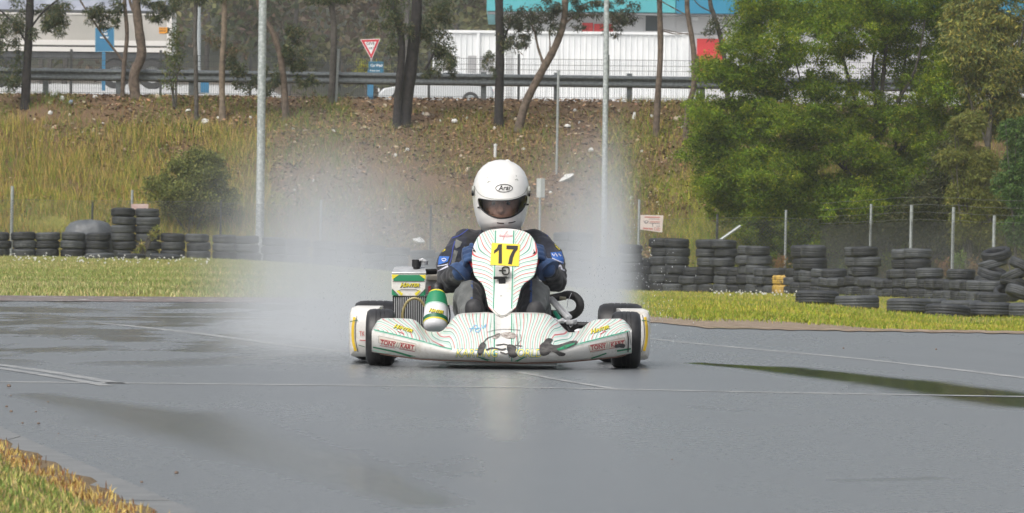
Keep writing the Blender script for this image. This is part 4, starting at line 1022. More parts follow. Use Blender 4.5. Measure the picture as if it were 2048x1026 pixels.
# store building
d = 226.0; x0, x1 = X(969, d), X(2300, d); g0 = Hz(X(1300, d), d); b = Vector((X(1400, d), d, g0)); zf = Z(1200, 26, d)
st = empty('store_building', b, 'large pale store with turquoise and blue fascia and red panels', 'building')
CY_ = M('turquoise_panel', (.07, .36, .40), .5, c2=(.085, .40, .44), scale=.5); BL_ = M('blue_panel', (.010, .19, .32), .5, c2=(.014, .215, .35), scale=.5); RD_ = M('red_panel', (.62, .03, .035), .5)
GLS = M('window_glass', (.05, .065, .075), .12); UND = M('soffit_grey', (.22, .23, .24), .7)
mb = MB(b); mb.box(x0 + .4, x1, d, d + 14, g0 - .2, zf + 1.0); mb.build('wall', WALLW, st)
mb = MB(b); xm = X(1346, d); mb.box(x0, xm - .01, d - .9, d + 14.1, zf, zf + 3.4); mb.build('fascia', CY_, st, bevel=.02)
mb = MB(b); mb.box(xm + .01, x1 + .1, d - .95, d + 14.1, zf - .02, zf + 3.4); mb.build('fascia', BL_, st, bevel=.02)
mb = MB(b); mb.box(x0 + .05, x1, d - .86, d - .02, zf - .10, zf - .024); mb.build('soffit', UND, st)
mb = MB(b); mb.box(x0 - .2, x1 + .3, d - 1.0, d + 14.4, zf + 3.402, zf + 3.6); mb.build('roof', UND, st)
for u in (1280, 1352, 1372, 1460, 1530, 1640, 1750):
    x = X(u, d); mb = MB(b); mb.box(x - .05, x + .05, d - .05, d - .003, g0, zf - .11); mb.build('pilaster', WALLW, st)
mb = MB(b); mb.box(X(1355, d), x1, d - .03, d - .003, Z(1400, 69, d), Z(1400, 67.5, d)); mb.build('ledge', UND, st)
for (ua, ub, ya, yb) in ((1291, 1318, 29, 62), (1560, 1585, 29, 62)):
    a_, c_ = P(ua, yb, d), P(ub, ya + 2, d); mb = MB(b); mb.box(a_.x, c_.x, d - .02, d - .004, a_.z, c_.z); wdw = mb.build('window', GLS, st)
    mb = MB(b); e = .05; mb.box(a_.x - e, c_.x + e, d - .06, d - .021, a_.z - .12, a_.z); mb.box(a_.x - e, a_.x, d - .05, d - .021, a_.z + .002, c_.z); mb.box(c_.x, c_.x + e, d - .05, d - .021, a_.z + .002, c_.z); mb.build('frame', WALLW, wdw)
for (ua, ub, ya, yb, dd) in ((1164, 1186, 46, 68, 0), (1188, 1226, 48, 69, 0), (1393, 1449, 78, 160, 0)):
    a_, c_ = P(ua, yb, d), P(ub, ya, d); mb = MB(b); mb.box(a_.x, c_.x, d - .09, d - .055, a_.z, c_.z); mb.build('red_panel', RD_, st, bevel=.01)
mb = MB(b); q = P(1390, 38, d); mb.box(q.x - .12, q.x + .12, d - .35, d - .06, q.z - .06, q.z + .06); mb.build('flood_lamp', WHITE_SH, st, bevel=.01)
# ================================================================ TYRE WALLS
tm = NT('old_tyre_rubber'); tn = tm.noise(6, 4, .65); oi = tm.t.nodes.new('ShaderNodeObjectInfo'); rnd = E(tm.t, oi.outputs['Random'])
tm.set('Base Color', tm.mix((tn * .8 + rnd * .5 - .25).ss(.2, .9), (.014, .0165, .020), (.075, .083, .090))).set('Roughness', .62)
tx, ty, tz = tm.xyz(); ang = ty.f('ARCTAN2', tx); tread = (ang * 38.0).f('SINE').f('ABSOLUTE') * 1.0
tm.bump(tread * .6 + tm.noise(70, 2) * .6, .5, .006)
TY = tm.m
ty2 = NT('yellow_painted_rubber'); ty2.set('Base Color', ty2.ramp(ty2.noise(9, 4, .7), [(.36, (.05, .045, .03)), (.46, (.42, .27, .05)), (.8, (.55, .37, .08))])).set('Roughness', .6); TYY = ty2.m
def tyre_mesh(name, Ro, w, ri):
    h = w / 2; pr = [(ri + .012, -h * .80), (ri, -h * .70), (ri + .004, 0), (ri, h * .70), (ri + .012, h * .80), (ri + (Ro - ri) * .35, h * .98), (ri + (Ro - ri) * .62, h * 1.0), (Ro - .035, h * .93), (Ro - .012, h * .78), (Ro - .002, h * .6)]
    tr = []
    for k in (-.42, -.14, .14, .42):  # circumferential grooves
        tr += [(Ro, h * (k - .10) * -1), ] if False else []
    for z in (.46, .40, .34, .10, .04, -.04, -.10, -.34, -.40, -.46):
        g = z in (.40, .04, -.04, -.40); tr.append((Ro - (.009 if g else 0), h * z))
    pr2 = [(r_, -z_) for r_, z_ in pr[5:]][::-1]
    mb = MB(); mb.lathe(pr + tr + pr2, (0, 0, h), 'z', 40, closed=True)
    return mb.mesh(name)
RO, TW = .298, .192
TME = tyre_mesh('tyre', RO, TW, .19); TME.materials.append(TY); TME.polygons.foreach_set('use_smooth', [True] * len(TME.polygons))
TMY = TME.copy(); TMY.materials.clear(); TMY.materials.append(TYY)
TBIG = tyre_mesh('tyre', .325, .215, .19); TBIG.materials.append(TY); TBIG.polygons.foreach_set('use_smooth', [True] * len(TBIG.polygons))
TYRES = 0
def tyre(x, y, z, label, group, me=None, tilt=(0, 0), sc_=1.0, wz=1.0):
    global TYRES
    o = bpy.data.objects.new('tyre', me or TME); COL.objects.link(o); o.location = (x, y, z); o.rotation_euler = (tilt[0], tilt[1], random.uniform(0, 6.28)); o.scale = (sc_, sc_, wz)
    tag(o, label, 'tyre', group); TYRES += 1; return o
ORD = ['first', 'second', 'third', 'fourth', 'fifth', 'sixth', 'seventh', 'eighth', 'ninth', 'tenth', 'eleventh', 'twelfth', 'thirteenth', 'fourteenth', 'fifteenth', 'sixteenth', 'seventeenth', 'eighteenth', 'nineteenth', 'twentieth', 'twenty-first', 'twenty-second', 'twenty-third', 'twenty-fourth', 'twenty-fifth', 'twenty-sixth', 'twenty-seventh', 'twenty-eighth', 'twenty-ninth', 'thirtieth']
def pos(k, n): return 'bottom' if k == 0 else ('top' if k == n - 1 else ORD[k] + ' lowest')
def stack(x, y, n, where, group, me=None, wz=1.0, jit=.02, sc_=1.0, lean=0):
    z = Hz(x, y) - .015
    for k in range(n):
        tyre(x + random.uniform(-jit, jit) * 1.6 + lean * k, y + random.uniform(-jit, jit), z, f'{pos(k, n)} tyre of {where}', group, me, (random.uniform(-.05, .05), random.uniform(-.06, .06)), sc_ * random.uniform(.955, 1.01), wz)
        z += TW * wz * (1.01 if me is not TBIG else 1.13)
GL, GR = 'tyres of the wall under the bush and bank', 'tyres of the long wall beside the wire fence'
# wall on the side of the bush
i = 0
for j, u in enumerate(range(-4, 1060, 50)):
    yb = 129.6; x = X(u + (2 if j % 2 else 0), yb)
    if u in (246, 296): n, wh = 6, f"the {'outer' if u == 246 else 'kart-side'} tall twin stack below the bush"
    elif u < 246: k_ = (246 - u) // 50; n, wh = 3, f'the {ORD[k_ - 1]} low stack outward from the tall twins'
    else:
        k_ = (u - 296) // 50; n, wh = 3, f'the {ORD[k_ - 1]} low stack kartward of the tall twins'
    stack(x, yb, n, wh, GL)
# half-sunk tyres in the grass, dark mound
for u, yy_, lab in ((200, 121, 'outermost of three old tyres sunk in the grass before the low wall'), (262, 121.4, 'middle one of three old tyres sunk in the grass before the low wall'), (330, 120.6, 'tyre sunk in the grass nearest the spray, one of three')):
    x = X(u, yy_); tyre(x, yy_, Hz(x, yy_) - .10, lab, 'old tyres sunk in the grass', TBIG, (.02, .05))
# long wall beside the fence: (px, d, height)
n_w = 34; path = [(1292, 129.5), (1480, 126.5), (1700, 119.5), (1880, 112.5), (2080, 106)]
pp = [Vector((X(u, d_), d_, 0)) for u, d_ in path]; LL = [0]
for a, b in zip(pp[:-1], pp[1:]): LL.append(LL[-1] + (b - a).length)
spots = []; l = 0
while l < LL[-1]:
    for i in range(len(pp) - 1):
        if l <= LL[i + 1]: q = pp[i].lerp(pp[i + 1], (l - LL[i]) / (LL[i + 1] - LL[i])); break
    spots.append((q.x, q.y)); l += .618
us = [float(U(x, y)) for x, y in spots]
talls = [(1332, 1355), (1412, 1434), (1494, 1514), (1602, 1628), (1714, 1738), (1806, 1832)]
names = ['tall pair beside the pink notice', 'tall pair second from the pink notice', 'tall pair third from the pink notice', 'squat wide pair by the yellow tyres', 'tall pair next beyond the yellow tyres', 'tall pair nearest the leaning pile']
assigned = {}
for ti, pr_ in enumerate(talls):
    for qi, u in enumerate(pr_):
        k = min((k for k in range(len(us)) if k not in assigned), key=lambda k: abs(us[k] - u)); assigned[k] = (ti, qi)
ky = min((k for k in range(len(us)) if k not in assigned), key=lambda k: abs(us[k] - 1562))
for k, (x, y) in enumerate(spots):
    if k in assigned:
        ti, qi = assigned[k]; n, wz = [(6, 1.07), (6, 1.06), (5, 1.12), (4, 1.42), (5, 1.10), (5, 1.06)][ti]
        stack(x, y, n, f"the {'farther' if qi == 0 else 'nearer'} stack, {names[ti]}", GR, wz=wz, jit=.03, lean=(.02 if ti == 5 and qi else 0))
    elif k == ky:
        z = Hz(x, y) - .015
        tyre(x, y, z, 'lower yellow-painted tyre in the long wall', 'yellow tyres', TMY, wz=1.1); tyre(x, y, z + TW * 1.11, 'upper yellow-painted tyre in the long wall', 'yellow tyres', TMY, wz=1.1)
    else:
        n = 4 if us[k] < 1380 else (3 if us[k] < 1660 else 3 if k % 4 == 0 else 2)
        if us[k] > 1985: continue
        d_ = k - ky
        stack(x, y, n, f"the {ORD[abs(d_) - 1]} stack {'kartward of' if d_ < 0 else 'past'} the yellow tyres", GR, wz=1.0 if us[k] < 1800 else 1.1, jit=.04)
# stacks standing in the spray behind the driver
for j, (u, dd, n) in enumerate([(1062, 129.8, 3), (1130, 129.6, 6), (1162, 129.0, 6), (1218, 129.5, 4), (1262, 129.0, 5)]):
    x = X(u, dd); stack(x, dd, n, f'the {ORD[j]} stack in the mist from the helmet', 'tyre stacks in the mist behind the driver', wz=1.12 if n > 4 else 1.0)
# leaning pile at the frame edge
for j, (u, dd, n, lean, lab) in enumerate([(1996, 110.0, 5, .30, 'the leaning stack at the wall end'), (2046, 108.5, 4, .42, 'the second leaning stack at the frame edge')]):
    x = X(u, dd) ; z = Hz(x, dd) ; ax = Vector((-math.sin(-lean), 0, math.cos(lean)))
    for k in range(n):
        p = Vector((x - .18, dd, z + .09)) + Vector((math.sin(lean) * -.2 , 0, 0)) + Vector((-math.sin(-lean) * .0, 0, 0)) + Vector((math.sin(lean), 0, math.cos(lean))) * (k * TW * 1.02)
        tyre(p.x, p.y, p.z, f'{pos(k, n)} black tyre of {lab}', 'leaning tyres', tilt=(0, lean))
x = X(2040, 104.5); tyre(x, 104.5, Hz(x, 104.5) + .12, 'loose black tyre lying tilted against the leaning stacks', 'leaning tyres', tilt=(.2, -.28))
x = X(1988, 105.5); tyre(x, 105.5, Hz(x, 105.5), 'flat black tyre at the foot of the leaning stacks', 'leaning tyres')
# big tyres lying on the grass in front
BL = ['kart-side end', 'second from the kart-side end', 'third from the kart-side end', 'low sagging one, fourth along', 'fifth from the kart-side end', 'frame-edge end']
for j, (u, dd, sk, tl) in enumerate([(1636, 81.5, .02, (0, .06)), (1716, 80.5, .03, (.01, .03)), (1820, 79.0, .01, (.02, .05)), (1896, 78.0, .06, (.10, 0)), (1984, 78.4, .0, (-.02, 0)), (2066, 77.6, .0, (0, -.02))]):
    x = X(u, dd); tyre(x, dd, Hz(x, dd) - sk, f"large dark tyre flat in the grass, {BL[j]} of the front row", 'large tyres lying in a row on the grass', TBIG, tl, 1.0)
for j, (u, dd) in enumerate([(1856, 86.0), (1925, 85.2)]):
    x = X(u, dd); tyre(x, dd, Hz(x, dd) - .02, f"{'kart-side' if j == 0 else 'frame-side'} tyre of two peeping over the sagging front-row tyre", 'half-hidden tyres behind the front row', TBIG)
# dark covered heap behind the low wall
b = Vector((X(178, 130.3), 130.3, 0)); b.z = Hz(b.x, b.y)
HP = M('black_plastic_cover', (.07, .08, .09), .45, c2=(.11, .12, .13), scale=4, bump=.6, bscale=5, bdist=.06)
mb = MB((0, 0, 0)); rows = []
for r_, z_ in [(.62, 0), (.62, .25), (.60, .48), (.54, .66), (.44, .78), (.26, .84), (.02, .86)]:
    rows.append([Vector((r_ * 1.02 * math.cos(q) * (1.0 + .03 * math.sin(3 * q)), r_ * .7 * math.sin(q), z_ + .02 * math.sin(5 * q))) for q in np.linspace(0, 2 * math.pi, 29)[:-1]])
mb.loft(rows); o = mb.build('covered_heap', HP, smooth=True); o.location = b; tag(o, 'rounded heap under a dark grey cover behind the low tyre wall', 'heap')
# ================================================================ THE KART
KD = 25.0
K0 = Vector((X(1006, KD), KD, 0))
def KP(px, py, yl): return P(px, py, KD + yl)
kart = empty('racing_kart', K0, 'white racing kart number 17 with red and green pinstripes, throwing up spray', 'go-kart')
bpy.context.view_layer.update()
def KB(): return MB(K0)
# materials
PLA = NT('white_bodywork'); pn = PLA.noise(9, 4, .7); pf = PLA.noise(60, 3, .7)
PLA.set('Base Color', PLA.mix((pn + pf * .5 - .25).ss(.45, .85), (.72, .71, .68), (.50, .46, .38))).set('Roughness', .32).set('Coat Weight', .3); PWH = PLA.m
def striped(name):
    t = NT(name); uv = t.t.nodes.new('ShaderNodeUVMap'); s_ = t.t.nodes.new('ShaderNodeSeparateXYZ'); t.t.links.new(uv.outputs[0], s_.inputs[0])
    u = E(t.t, s_.outputs[0]); v = E(t.t, s_.outputs[1]); fr = u.f('FRACT')
    def band(c, w): return 1.0 - (fr - c).f('ABSOLUTE').ss(w * .75, w * 1.25)
    n1 = t.noise(9, 4, .7); n2 = t.noise(70, 3, .7); dirt = (n1 + n2 * .5 - .25).ss(.45, .85)
    base = t.mix(dirt, (.72, .71, .68), (.50, .46, .38))
    c = t.mix((band(.30, .07) + band(.80, .07)) * v, base, (.46, .66, .58))
    c = t.mix(band(.14, .052) * v, c, (.52, .08, .08)); c = t.mix(band(.62, .048) * v, c, (.06, .30, .21))
    t.set('Base Color', c).set('Roughness', .3).set('Coat Weight', .35).set('Coat Roughness', .12)
    return t.m
STRI = striped('pinstriped_bodywork')
K_BLK = M('black_plastic', (.012, .012, .013), .42); K_RUB = M('slick_rubber', (.012, .012, .013), .42, c2=(.03, .03, .032), scale=14, bump=.15, bscale=60, bdist=.002)
K_CHR = M('chrome', (.70, .71, .73), .28, metal=.45); K_ALU = M('aluminium', (.50, .51, .52), .4, metal=.4, c2=(.62, .63, .64), scale=30); K_FRM = M('green_frame_paint', (.02, .22, .14), .35)
K_GRN = M('deco_green', (.015, .22, .10), .4); K_DGR = M('deco_dark_green', (.01, .13, .06), .4); K_YEL = M('deco_yellow', (.72, .62, .04), .4); K_YPL = M('number_yellow', (.83, .60, .045), .45); K_INK = M('ink_black', (.02, .018, .015), .5)
K_RED = M('deco_red', (.50, .025, .03), .4); K_REDT = M('lettering_red', (.42, .03, .045), .45); K_SEAM = M('seam_grey', (.30, .31, .28), .6); K_MINT = M('pale_mint', (.50, .72, .62), .5); K_DG2 = M('pinstripe_green', (.04, .30, .19), .4); K_BLU = M('pale_blue_ink', (.18, .42, .62), .5); K_SCUF = M('black_scuff', (.035, .033, .033), .7, c2=(.10, .095, .09), scale=50); K_BRN = M('grime', (.20, .12, .09), .8)

def uvmesh(name, rows, uvf, mats, parent, extra=None):
    "grid of world points with per-vertex uv"
    mb = KB(); mb.grid(rows); n = len(rows[0]); me = bpy.data.meshes.new(name)
    me.from_pydata([tuple(v) for v in mb.V], [], mb.F); uv = me.uv_layers.new(name='UVMap')
    for lp in me.loops:
        r_, c_ = divmod(lp.vertex_index, n); uv.data[lp.index].uv = uvf(r_, c_)
    me.update(); bm = bmesh.new(); bm.from_mesh(me); bmesh.ops.recalc_face_normals(bm, faces=bm.faces); bm.to_mesh(me); bm.free()
    return link_mesh(name, me, mats, parent, True)

# ---- nose cone
T_ = [(744, 661), (746, 656), (749, 652), (755, 641), (762, 637), (775, 636), (800, 636.5), (822, 637.5), (832, 641), (841, 650), (850, 659.5), (858, 663), (880, 663.5), (888, 659), (895, 651), (905, 637), (914, 629), (926, 626), (950, 625), (975, 624.3), (988, 626), (994, 630), (1003, 634), (1014, 631), (1022, 625.5), (1034, 624.5), (1064, 625), (1088, 625.8), (1100, 630), (1110, 638), (1120, 648), (1128, 657), (1137, 664.5), (1150, 664), (1160, 660), (1168, 653), (1178, 644.5), (1190, 639), (1210, 637.6), (1240, 637), (1249, 640.5), (1256, 648), (1261, 654), (1263, 659)]
C_ = [(744, 661.5), (748, 659.2), (790, 669), (845, 682.5), (880, 692.5), (905, 698.5), (930, 700.5), (975, 702), (1040, 702.5), (1085, 701), (1115, 697.5), (1155, 688), (1200, 676.5), (1240, 666.5), (1261, 660.5), (1263, 660)]
B_ = [(743, 703), (790, 710.5), (842, 717), (900, 720), (953, 721), (1006, 724), (1048, 725), (1132, 722.5), (1183, 718), (1233, 712.5), (1266, 705)]
PXA, PXB = 743.5, 1263.5
def front_y(px):
    q = abs(px - 1004) / 262.0; return -.24 - .30 * (1 - min(1, q) ** 2.2)
def top_y(px):
    q = abs(px - 1004); return -.17 - .05 * float(sstep(140, 60, q))
def nose_y(px, py):
    T, C, B = interp(px, T_), interp(px, C_), interp(px, B_)
    if py <= C:
        t = max(0, min(1, (py - T) / max(1.0, C - T))); e = t ** .82; yy_ = lerp(top_y(px), front_y(px), e)
        return yy_
    t = min(1.2, (py - C) / max(1, B - C)); return front_y(px) - .012 * math.sin(min(t, 1) * math.pi) + .05 * t * t
cols = np.linspace(PXA, PXB, 230)
rows, kinds = [], []
def top_off(px, k): # rolled lip behind the top edge
    return KP(px, interp(px, T_), top_y(px)) + Vector((0, .008 * k, -.0022 * k * k))
for k in (4, 3, 2, 1): rows.append([top_off(px, k) for px in cols]); kinds.append(('lip', 0))
ND = 22
for j in range(ND + 1):
    t = j / ND; rows.append([KP(px, lerp(interp(px, T_), interp(px, C_), t), nose_y(px, lerp(interp(px, T_), interp(px, C_), t))) for px in cols]); kinds.append(('deck', t))
for j in range(1, 9):
    t = j / 8; rows.append([KP(px, lerp(interp(px, C_), interp(px, B_), t), nose_y(px, lerp(interp(px, C_), interp(px, B_), t) - .001)) for px in cols]); kinds.append(('face', t))
for k in (.06, .16): rows.append([KP(px, interp(px, B_), nose_y(px, interp(px, B_))) + Vector((0, k, -.004 if k < .1 else .0)) for px in cols]); kinds.append(('under', 0))
def phase(px, t):
    s_ = -1 if px < 1004 else 1; q = abs(px - 1004)
    # streamlines: px moves outward with t near the centre, inward on the wings
    sh = float(np.interp(q, [0, 20, 45, 75, 105, 120, 140, 175, 215, 262], [0, 0, 8, 26, 46, 34, 16, 40, 56, 62]))
    p0 = q + sh * float(sstep(-.05, 1.0, t)) + 2.0 * math.sin(t * 6 + q * .06)
    return float(np.interp(p0, [-40, 0, 120, 340], [-2.9, 0, 8.6, 18.6]))
def nose_uv(r_, c_):
    k, t = kinds[r_]; px = cols[c_]
    if k == 'deck' and abs(px - 1004) > 22 and .02 < t: return (phase(px, t), 1.0 if t < .97 else 0.0)
    if k == 'deck': return (phase(px, t), 0.0)
    return (0.0, 0.0)
nose = uvmesh('nose_cone', rows, nose_uv, STRI, kart)
mb = KB()   # end walls of the wings
for ci in (0, len(cols) - 1): mb.add([rw[ci] for rw in rows], [tuple(range(len(rows)))])
mb.build('wing_end', PWH, nose)
mb = KB()   # black lower edge strip
mb.tube([KP(px, interp(px, B_) + 1.2, nose_y(px, interp(px, B_)) + .01) for px in np.linspace(760, 1250, 60)], .004, 5); mb.build('splitter', K_BRN, nose)
bpy.context.view_layer.update(); NB = bvh_of([nose])
def nd(name, m2, mat, off=.003, label=None): return decal(name, m2, NB, off, mat, nose_root)
nose_root = nose
nose_root_parent = nose
def ndl(name, m2, mat, off=.003):
    o = decal(name, m2, NB, off, mat, None); o.parent = nose; return o
# decal() with parent None uses world coordinates, so bake the offset of the kart
def nose_decal(name, m2, mat, off=.003):
    o = decal(name, m2, NB, off, mat, kart); o.parent = nose; return o
crease = lambda a, b, dy: [(px, interp(px, C_) + dy) for px in np.arange(a, b, 4)]
for a_, b_ in ((748, 905), (1150, 1262)):
    nose_decal('pinstripe', ribbon2d(crease(a_, b_, 0), 2.0), K_DG2); nose_decal('pinstripe', ribbon2d(crease(a_, b_, 1.8), .8), K_MINT, .0035)
lowL = [(746, 694.5), (790, 703.5), (830, 715)]; lowR = [(1262, 697.5), (1234, 702)]
for rb_ in (ribbon2d(lowL, lambda t: lerp(2.6, 4.0, t)), ribbon2d(lowR, 3.4), ribbon2d([(1213, 706.5), (1198, 712), (1182, 717)], 2.6), ribbon2d([(955, 713.5), (972, 719.5), (985, 723)], lambda t: lerp(2, 4, t)), ribbon2d([(1052, 713), (1040, 719), (1030, 724)], lambda t: lerp(1.5, 4, t))): nose_decal('green_flash', rb_, K_GRN)
for rb_ in (ribbon2d([(746, 700), (790, 711)], 3.0), ribbon2d([(1234, 707), (1263, 702)], 2.2)): nose_decal('pinstripe', rb_, K_MINT, .0028)
for s_ in (-1, 1):
    u0 = 988.5 if s_ < 0 else 1023
    nose_decal('pinstripe', merge2d(ribbon2d([(u0, 627), (u0 + .3, 723)], 1.8)), K_DG2, .0035)
    nose_decal('pinstripe', merge2d(ribbon2d([(u0 - 2.4 * s_ * -1, 627), (u0 - 2.4 * s_ * -1, 723)], .9)), K_MINT, .0035)
def banner(pts, a):
    box = ribbon2d(pts + [pts[0]], .7); return box
# maker's lettering in its box on both wing faces
def slab_text(s, size, cx, cy, rot, **k): return text2d(s, size, cx, cy, rot, **k)
for (cx, cy, rot, bx) in ((794, 690.5, -10.0, [(757.5, 671.5), (832, 688), (830, 703), (757, 685.5)]), (1215, 691.5, 8.5, [(1177, 691), (1249, 675), (1252.5, 690), (1181, 706)])):
    nose_decal('name_plate', poly2d(bx, 6), M('plate_offwhite', (.72, .66, .58), .45), .002)
    nose_decal('name_plate_border', banner(bx, 0), K_SEAM, .0035)
    dx_ = math.cos(R(rot)); dy_ = -math.sin(R(rot))
    nose_decal('lettering', merge2d(text2d('TONY', 12.6, cx - 18.5 * dx_, cy - 18.5 * dy_, rot, xs=.86, bold=.018), text2d('KART', 12.6, cx + 20.5 * dx_, cy + 20.5 * dy_, rot, xs=.86, bold=.018)), K_REDT, .004)
    nose_decal('lettering', merge2d(text2d('//', 17, cx + 1.5 * dx_, cy + 1.5 * dy_, rot, xs=.9)), K_SEAM, .004)
    e0 = (cx - 35 * dx_, cy - 35 * dy_ - 6); e1 = (cx + 36 * dx_, cy + 36 * dy_ - 6)
    nose_decal('lettering', merge2d(ribbon2d([e0, (cx - 2 * dx_, cy - 2 * dy_ - 6)], 1.0), ribbon2d([(cx + 6 * dx_, cy + 6 * dy_ - 6), e1], 1.0), ribbon2d([(e0[0], e0[1] + 12.5), (cx - 4, cy - 4 * dy_ + 6.3)], .9), ribbon2d([(cx + 4, cy + 4 * dy_ + 6.3), (e1[0], e1[1] + 12.5)], .9)), K_REDT, .004)
# sponsor word in yellow italics with dark outline
def sponsor(px, py, size, rot, bvh, par, xs=1.0):
    for (dx, dy, m_, b_, of) in ((.6, .5, K_INK, .075, .0035), (0, 0, K_YEL, .03, .0055)):
        a = R(rot); wH = size * .95 * xs
        m2 = merge2d(text2d('H', size * 1.25, px + dx - math.cos(a) * wH * 1.62, py + dy + math.sin(a) * wH * 1.62 - .2, rot, shear=.35, xs=xs * 1.05, bold=b_), text2d('UNTER', size, px + dx + size * .28 * xs, py + dy, rot, shear=.35, xs=xs * 1.05, bold=b_))
        o = decal('lettering', m2, bvh, of, m_, kart); o.parent = par
sponsor(806, 657.5, 9.2, -17, NB, nose, 1.05); sponsor(1199, 658.5, 9.2, 17, NB, nose, 1.05)
nose_decal('red_flash', merge2d(ribbon2d([(795, 662), (808, 668)], 1.4), ribbon2d([(1200, 668), (1212, 662)], 1.4)), K_REDT, .004)
# worn name across the chin
for m_, b_, of in ((M('worn_blue', (.06, .26, .36), .5, c2=(.34, .50, .52), scale=50), .055, .003), (M('worn_yellow', (.78, .64, .06), .5, c2=(.78, .72, .36), scale=50), .004, .0045)):
    nose_decal('lettering', merge2d(text2d('KARTING', 24, 953, 707, 0, shear=.18, xs=.82, bold=b_), text2d('WORLD', 24, 1049, 707, 0, shear=.1, xs=.80, bold=b_)), m_, of)
nose_decal('lettering', merge2d(ribbon2d(smooth_open([(940, 664), (946, 655), (951, 650), (956, 655), (950, 661), (957, 664), (962, 655)], 4), 1.6), ribbon2d(smooth_open([(963, 650), (966, 656), (972, 648), (970, 656)], 4), 1.4), ribbon2d([(938, 657), (960, 656)], 1.3)), K_BLU, .004)
# scuffs and a torn sticker
nose_decal('scuff', poly2d(smooth_closed([(1080, 690), (1087, 684), (1093, 677), (1102, 676.5), (1106, 680), (1101, 687), (1112, 690), (1128, 686), (1140, 682), (1153, 681), (1155, 686), (1146, 692), (1131, 697), (1117, 701), (1122, 704), (1131, 707), (1128, 712), (1118, 712), (1113, 708), (1103, 703), (1097, 709), (1086, 712), (1079, 706)], 2), 5), K_SCUF, .0065)
nose_decal('scuff', poly2d([(1113, 698), (1131, 690), (1150, 685), (1149, 688), (1131, 697), (1117, 701)], 5), K_GRN, .0075)
nose_decal('scuff', merge2d(poly2d(smooth_closed([(955, 700), (960, 688), (967, 684), (972, 690), (968, 700), (962, 711), (956, 709)], 2), 4), poly2d(smooth_closed([(1014, 690), (1024, 689), (1033, 694), (1031, 704), (1036, 711), (1027, 716), (1018, 712), (1015, 702)], 2), 4), ribbon2d(smooth_open([(966, 686), (975, 676), (986, 672), (1000, 667)], 4), 1.6), ribbon2d(smooth_open([(974, 664), (990, 660), (1010, 658), (1040, 660)], 4), .8),
    ribbon2d(smooth_open([(972, 700), (985, 696), (1003, 699), (1012, 697)], 4), 3.2), ribbon2d([(1000, 704), (1012, 708), (1020, 706)], 3.0), ribbon2d([(992, 690), (1008, 688), (1020, 691)], 2.0), ribbon2d([(1034, 668), (1036, 700)], 1.2), ribbon2d([(1030, 690), (1044, 692)], 1.6), ribbon2d([(1041, 668), (1042, 680), (1034, 690)], .9)), K_SCUF, .0065)
nose_decal('torn_sticker', merge2d(poly2d(smooth_closed([(1000, 668), (1010, 664.5), (1022, 664), (1031, 668), (1030, 675), (1021, 677), (1010, 675)], 2), 4), poly2d(smooth_closed([(985, 677), (990, 668), (997, 666), (1000, 670), (994, 676)], 2), 4)), M('faded_sticker', (.20, .16, .14), .5, c2=(.5, .47, .43), scale=60), .006)
nose_decal('scuff', merge2d(ribbon2d([(1255, 664), (1257, 680), (1256, 704)], 2.4), ribbon2d([(1259, 662), (1260, 672), (1262, 690)], .9), poly2d(smooth_closed([(1229, 691), (1240, 687), (1250, 689), (1248, 696), (1239, 695), (1232, 696)], 2), 4)), K_SCUF, .0065)

# ---- number board
LB_ = [(457, 1005), (458, 990), (460, 978), (463, 969), (468, 961), (476, 954.5), (488, 948.5), (500, 945), (515, 943.5), (530, 944.5), (545, 947), (552, 949.5), (559, 956), (566, 964), (576, 969), (592, 972.5), (606, 975), (615, 978), (622, 985), (628, 992), (632.5, 1002)]
RB_ = [(457, 1013), (458, 1028), (460, 1040), (463, 1050), (468, 1059), (476, 1066), (488, 1072), (500, 1075), (515, 1076), (530, 1074), (545, 1070.5), (552, 1067.5), (559, 1059), (566, 1049), (576, 1042), (592, 1038), (606, 1034.5), (615, 1031.5), (622, 1024), (628, 1017), (632.5, 1008)]
def board_y(px, py):
    t = (632.5 - py) / (632.5 - 457); xm = (px - 1009) / 442
    return lerp(-.235, .125, t) + .55 * xm * xm - .02 * math.sin(t * math.pi)
prow = np.concatenate([[457, 457.6, 458.5], np.arange(460, 632, 2.0), [632.5]]); NCL = 47
brow = []
for py in prow:
    l, r_ = interp(py, LB_), interp(py, RB_); brow.append([(lerp(l, r_, k / (NCL - 1)), py) for k in range(NCL)])
def board_uv(r_, c_):
    px, py = brow[r_][c_]; ctr = lerp(1009.5, 1004.5, (py - 457) / 175); dx = abs(px - ctr)
    if dx < 19.5: return (0, 0)
    q = dx - 19; up = float(sstep(520, 458, py)); lo = float(sstep(560, 615, py))
    p0 = py + q * (.64 + up * .95 + lo * .25) - .0055 * q * q * (1 - up * .6) + 1.1 * math.sin(q * .12)
    return (p0 / 15.5, 1.0)
board_o = uvmesh('number_board', [[KP(px, py, board_y(px, py)) for px, py in rw] for rw in brow], board_uv, STRI, kart)
sm = board_o.modifiers.new('s', 'SOLIDIFY'); sm.thickness = .006; sm.offset = -1
bpy.context.view_layer.update(); BB = bvh_of([board_o])
def bd(name, m2, mat, off=.003, par=None):
    o = decal(name, m2, BB, off, mat, kart); o.parent = par or board_o; return o
for s_ in (-1, 1):
    line_ = [(1009.5 + s_ * 18 - 5 * (py - 457) / 175, py) for py in np.arange(461, 622, 6)]
    bd('pinstripe', ribbon2d(line_, 2.0), K_DG2); bd('pinstripe', ribbon2d([(p[0] + s_ * 2.3, p[1]) for p in line_], 1.0), K_MINT)
npl = bd('number_plate', poly2d([(983.5, 485.5), (1040, 488.5), (1037.5, 532.5), (980.5, 529.5)], 6), K_YPL, .005)
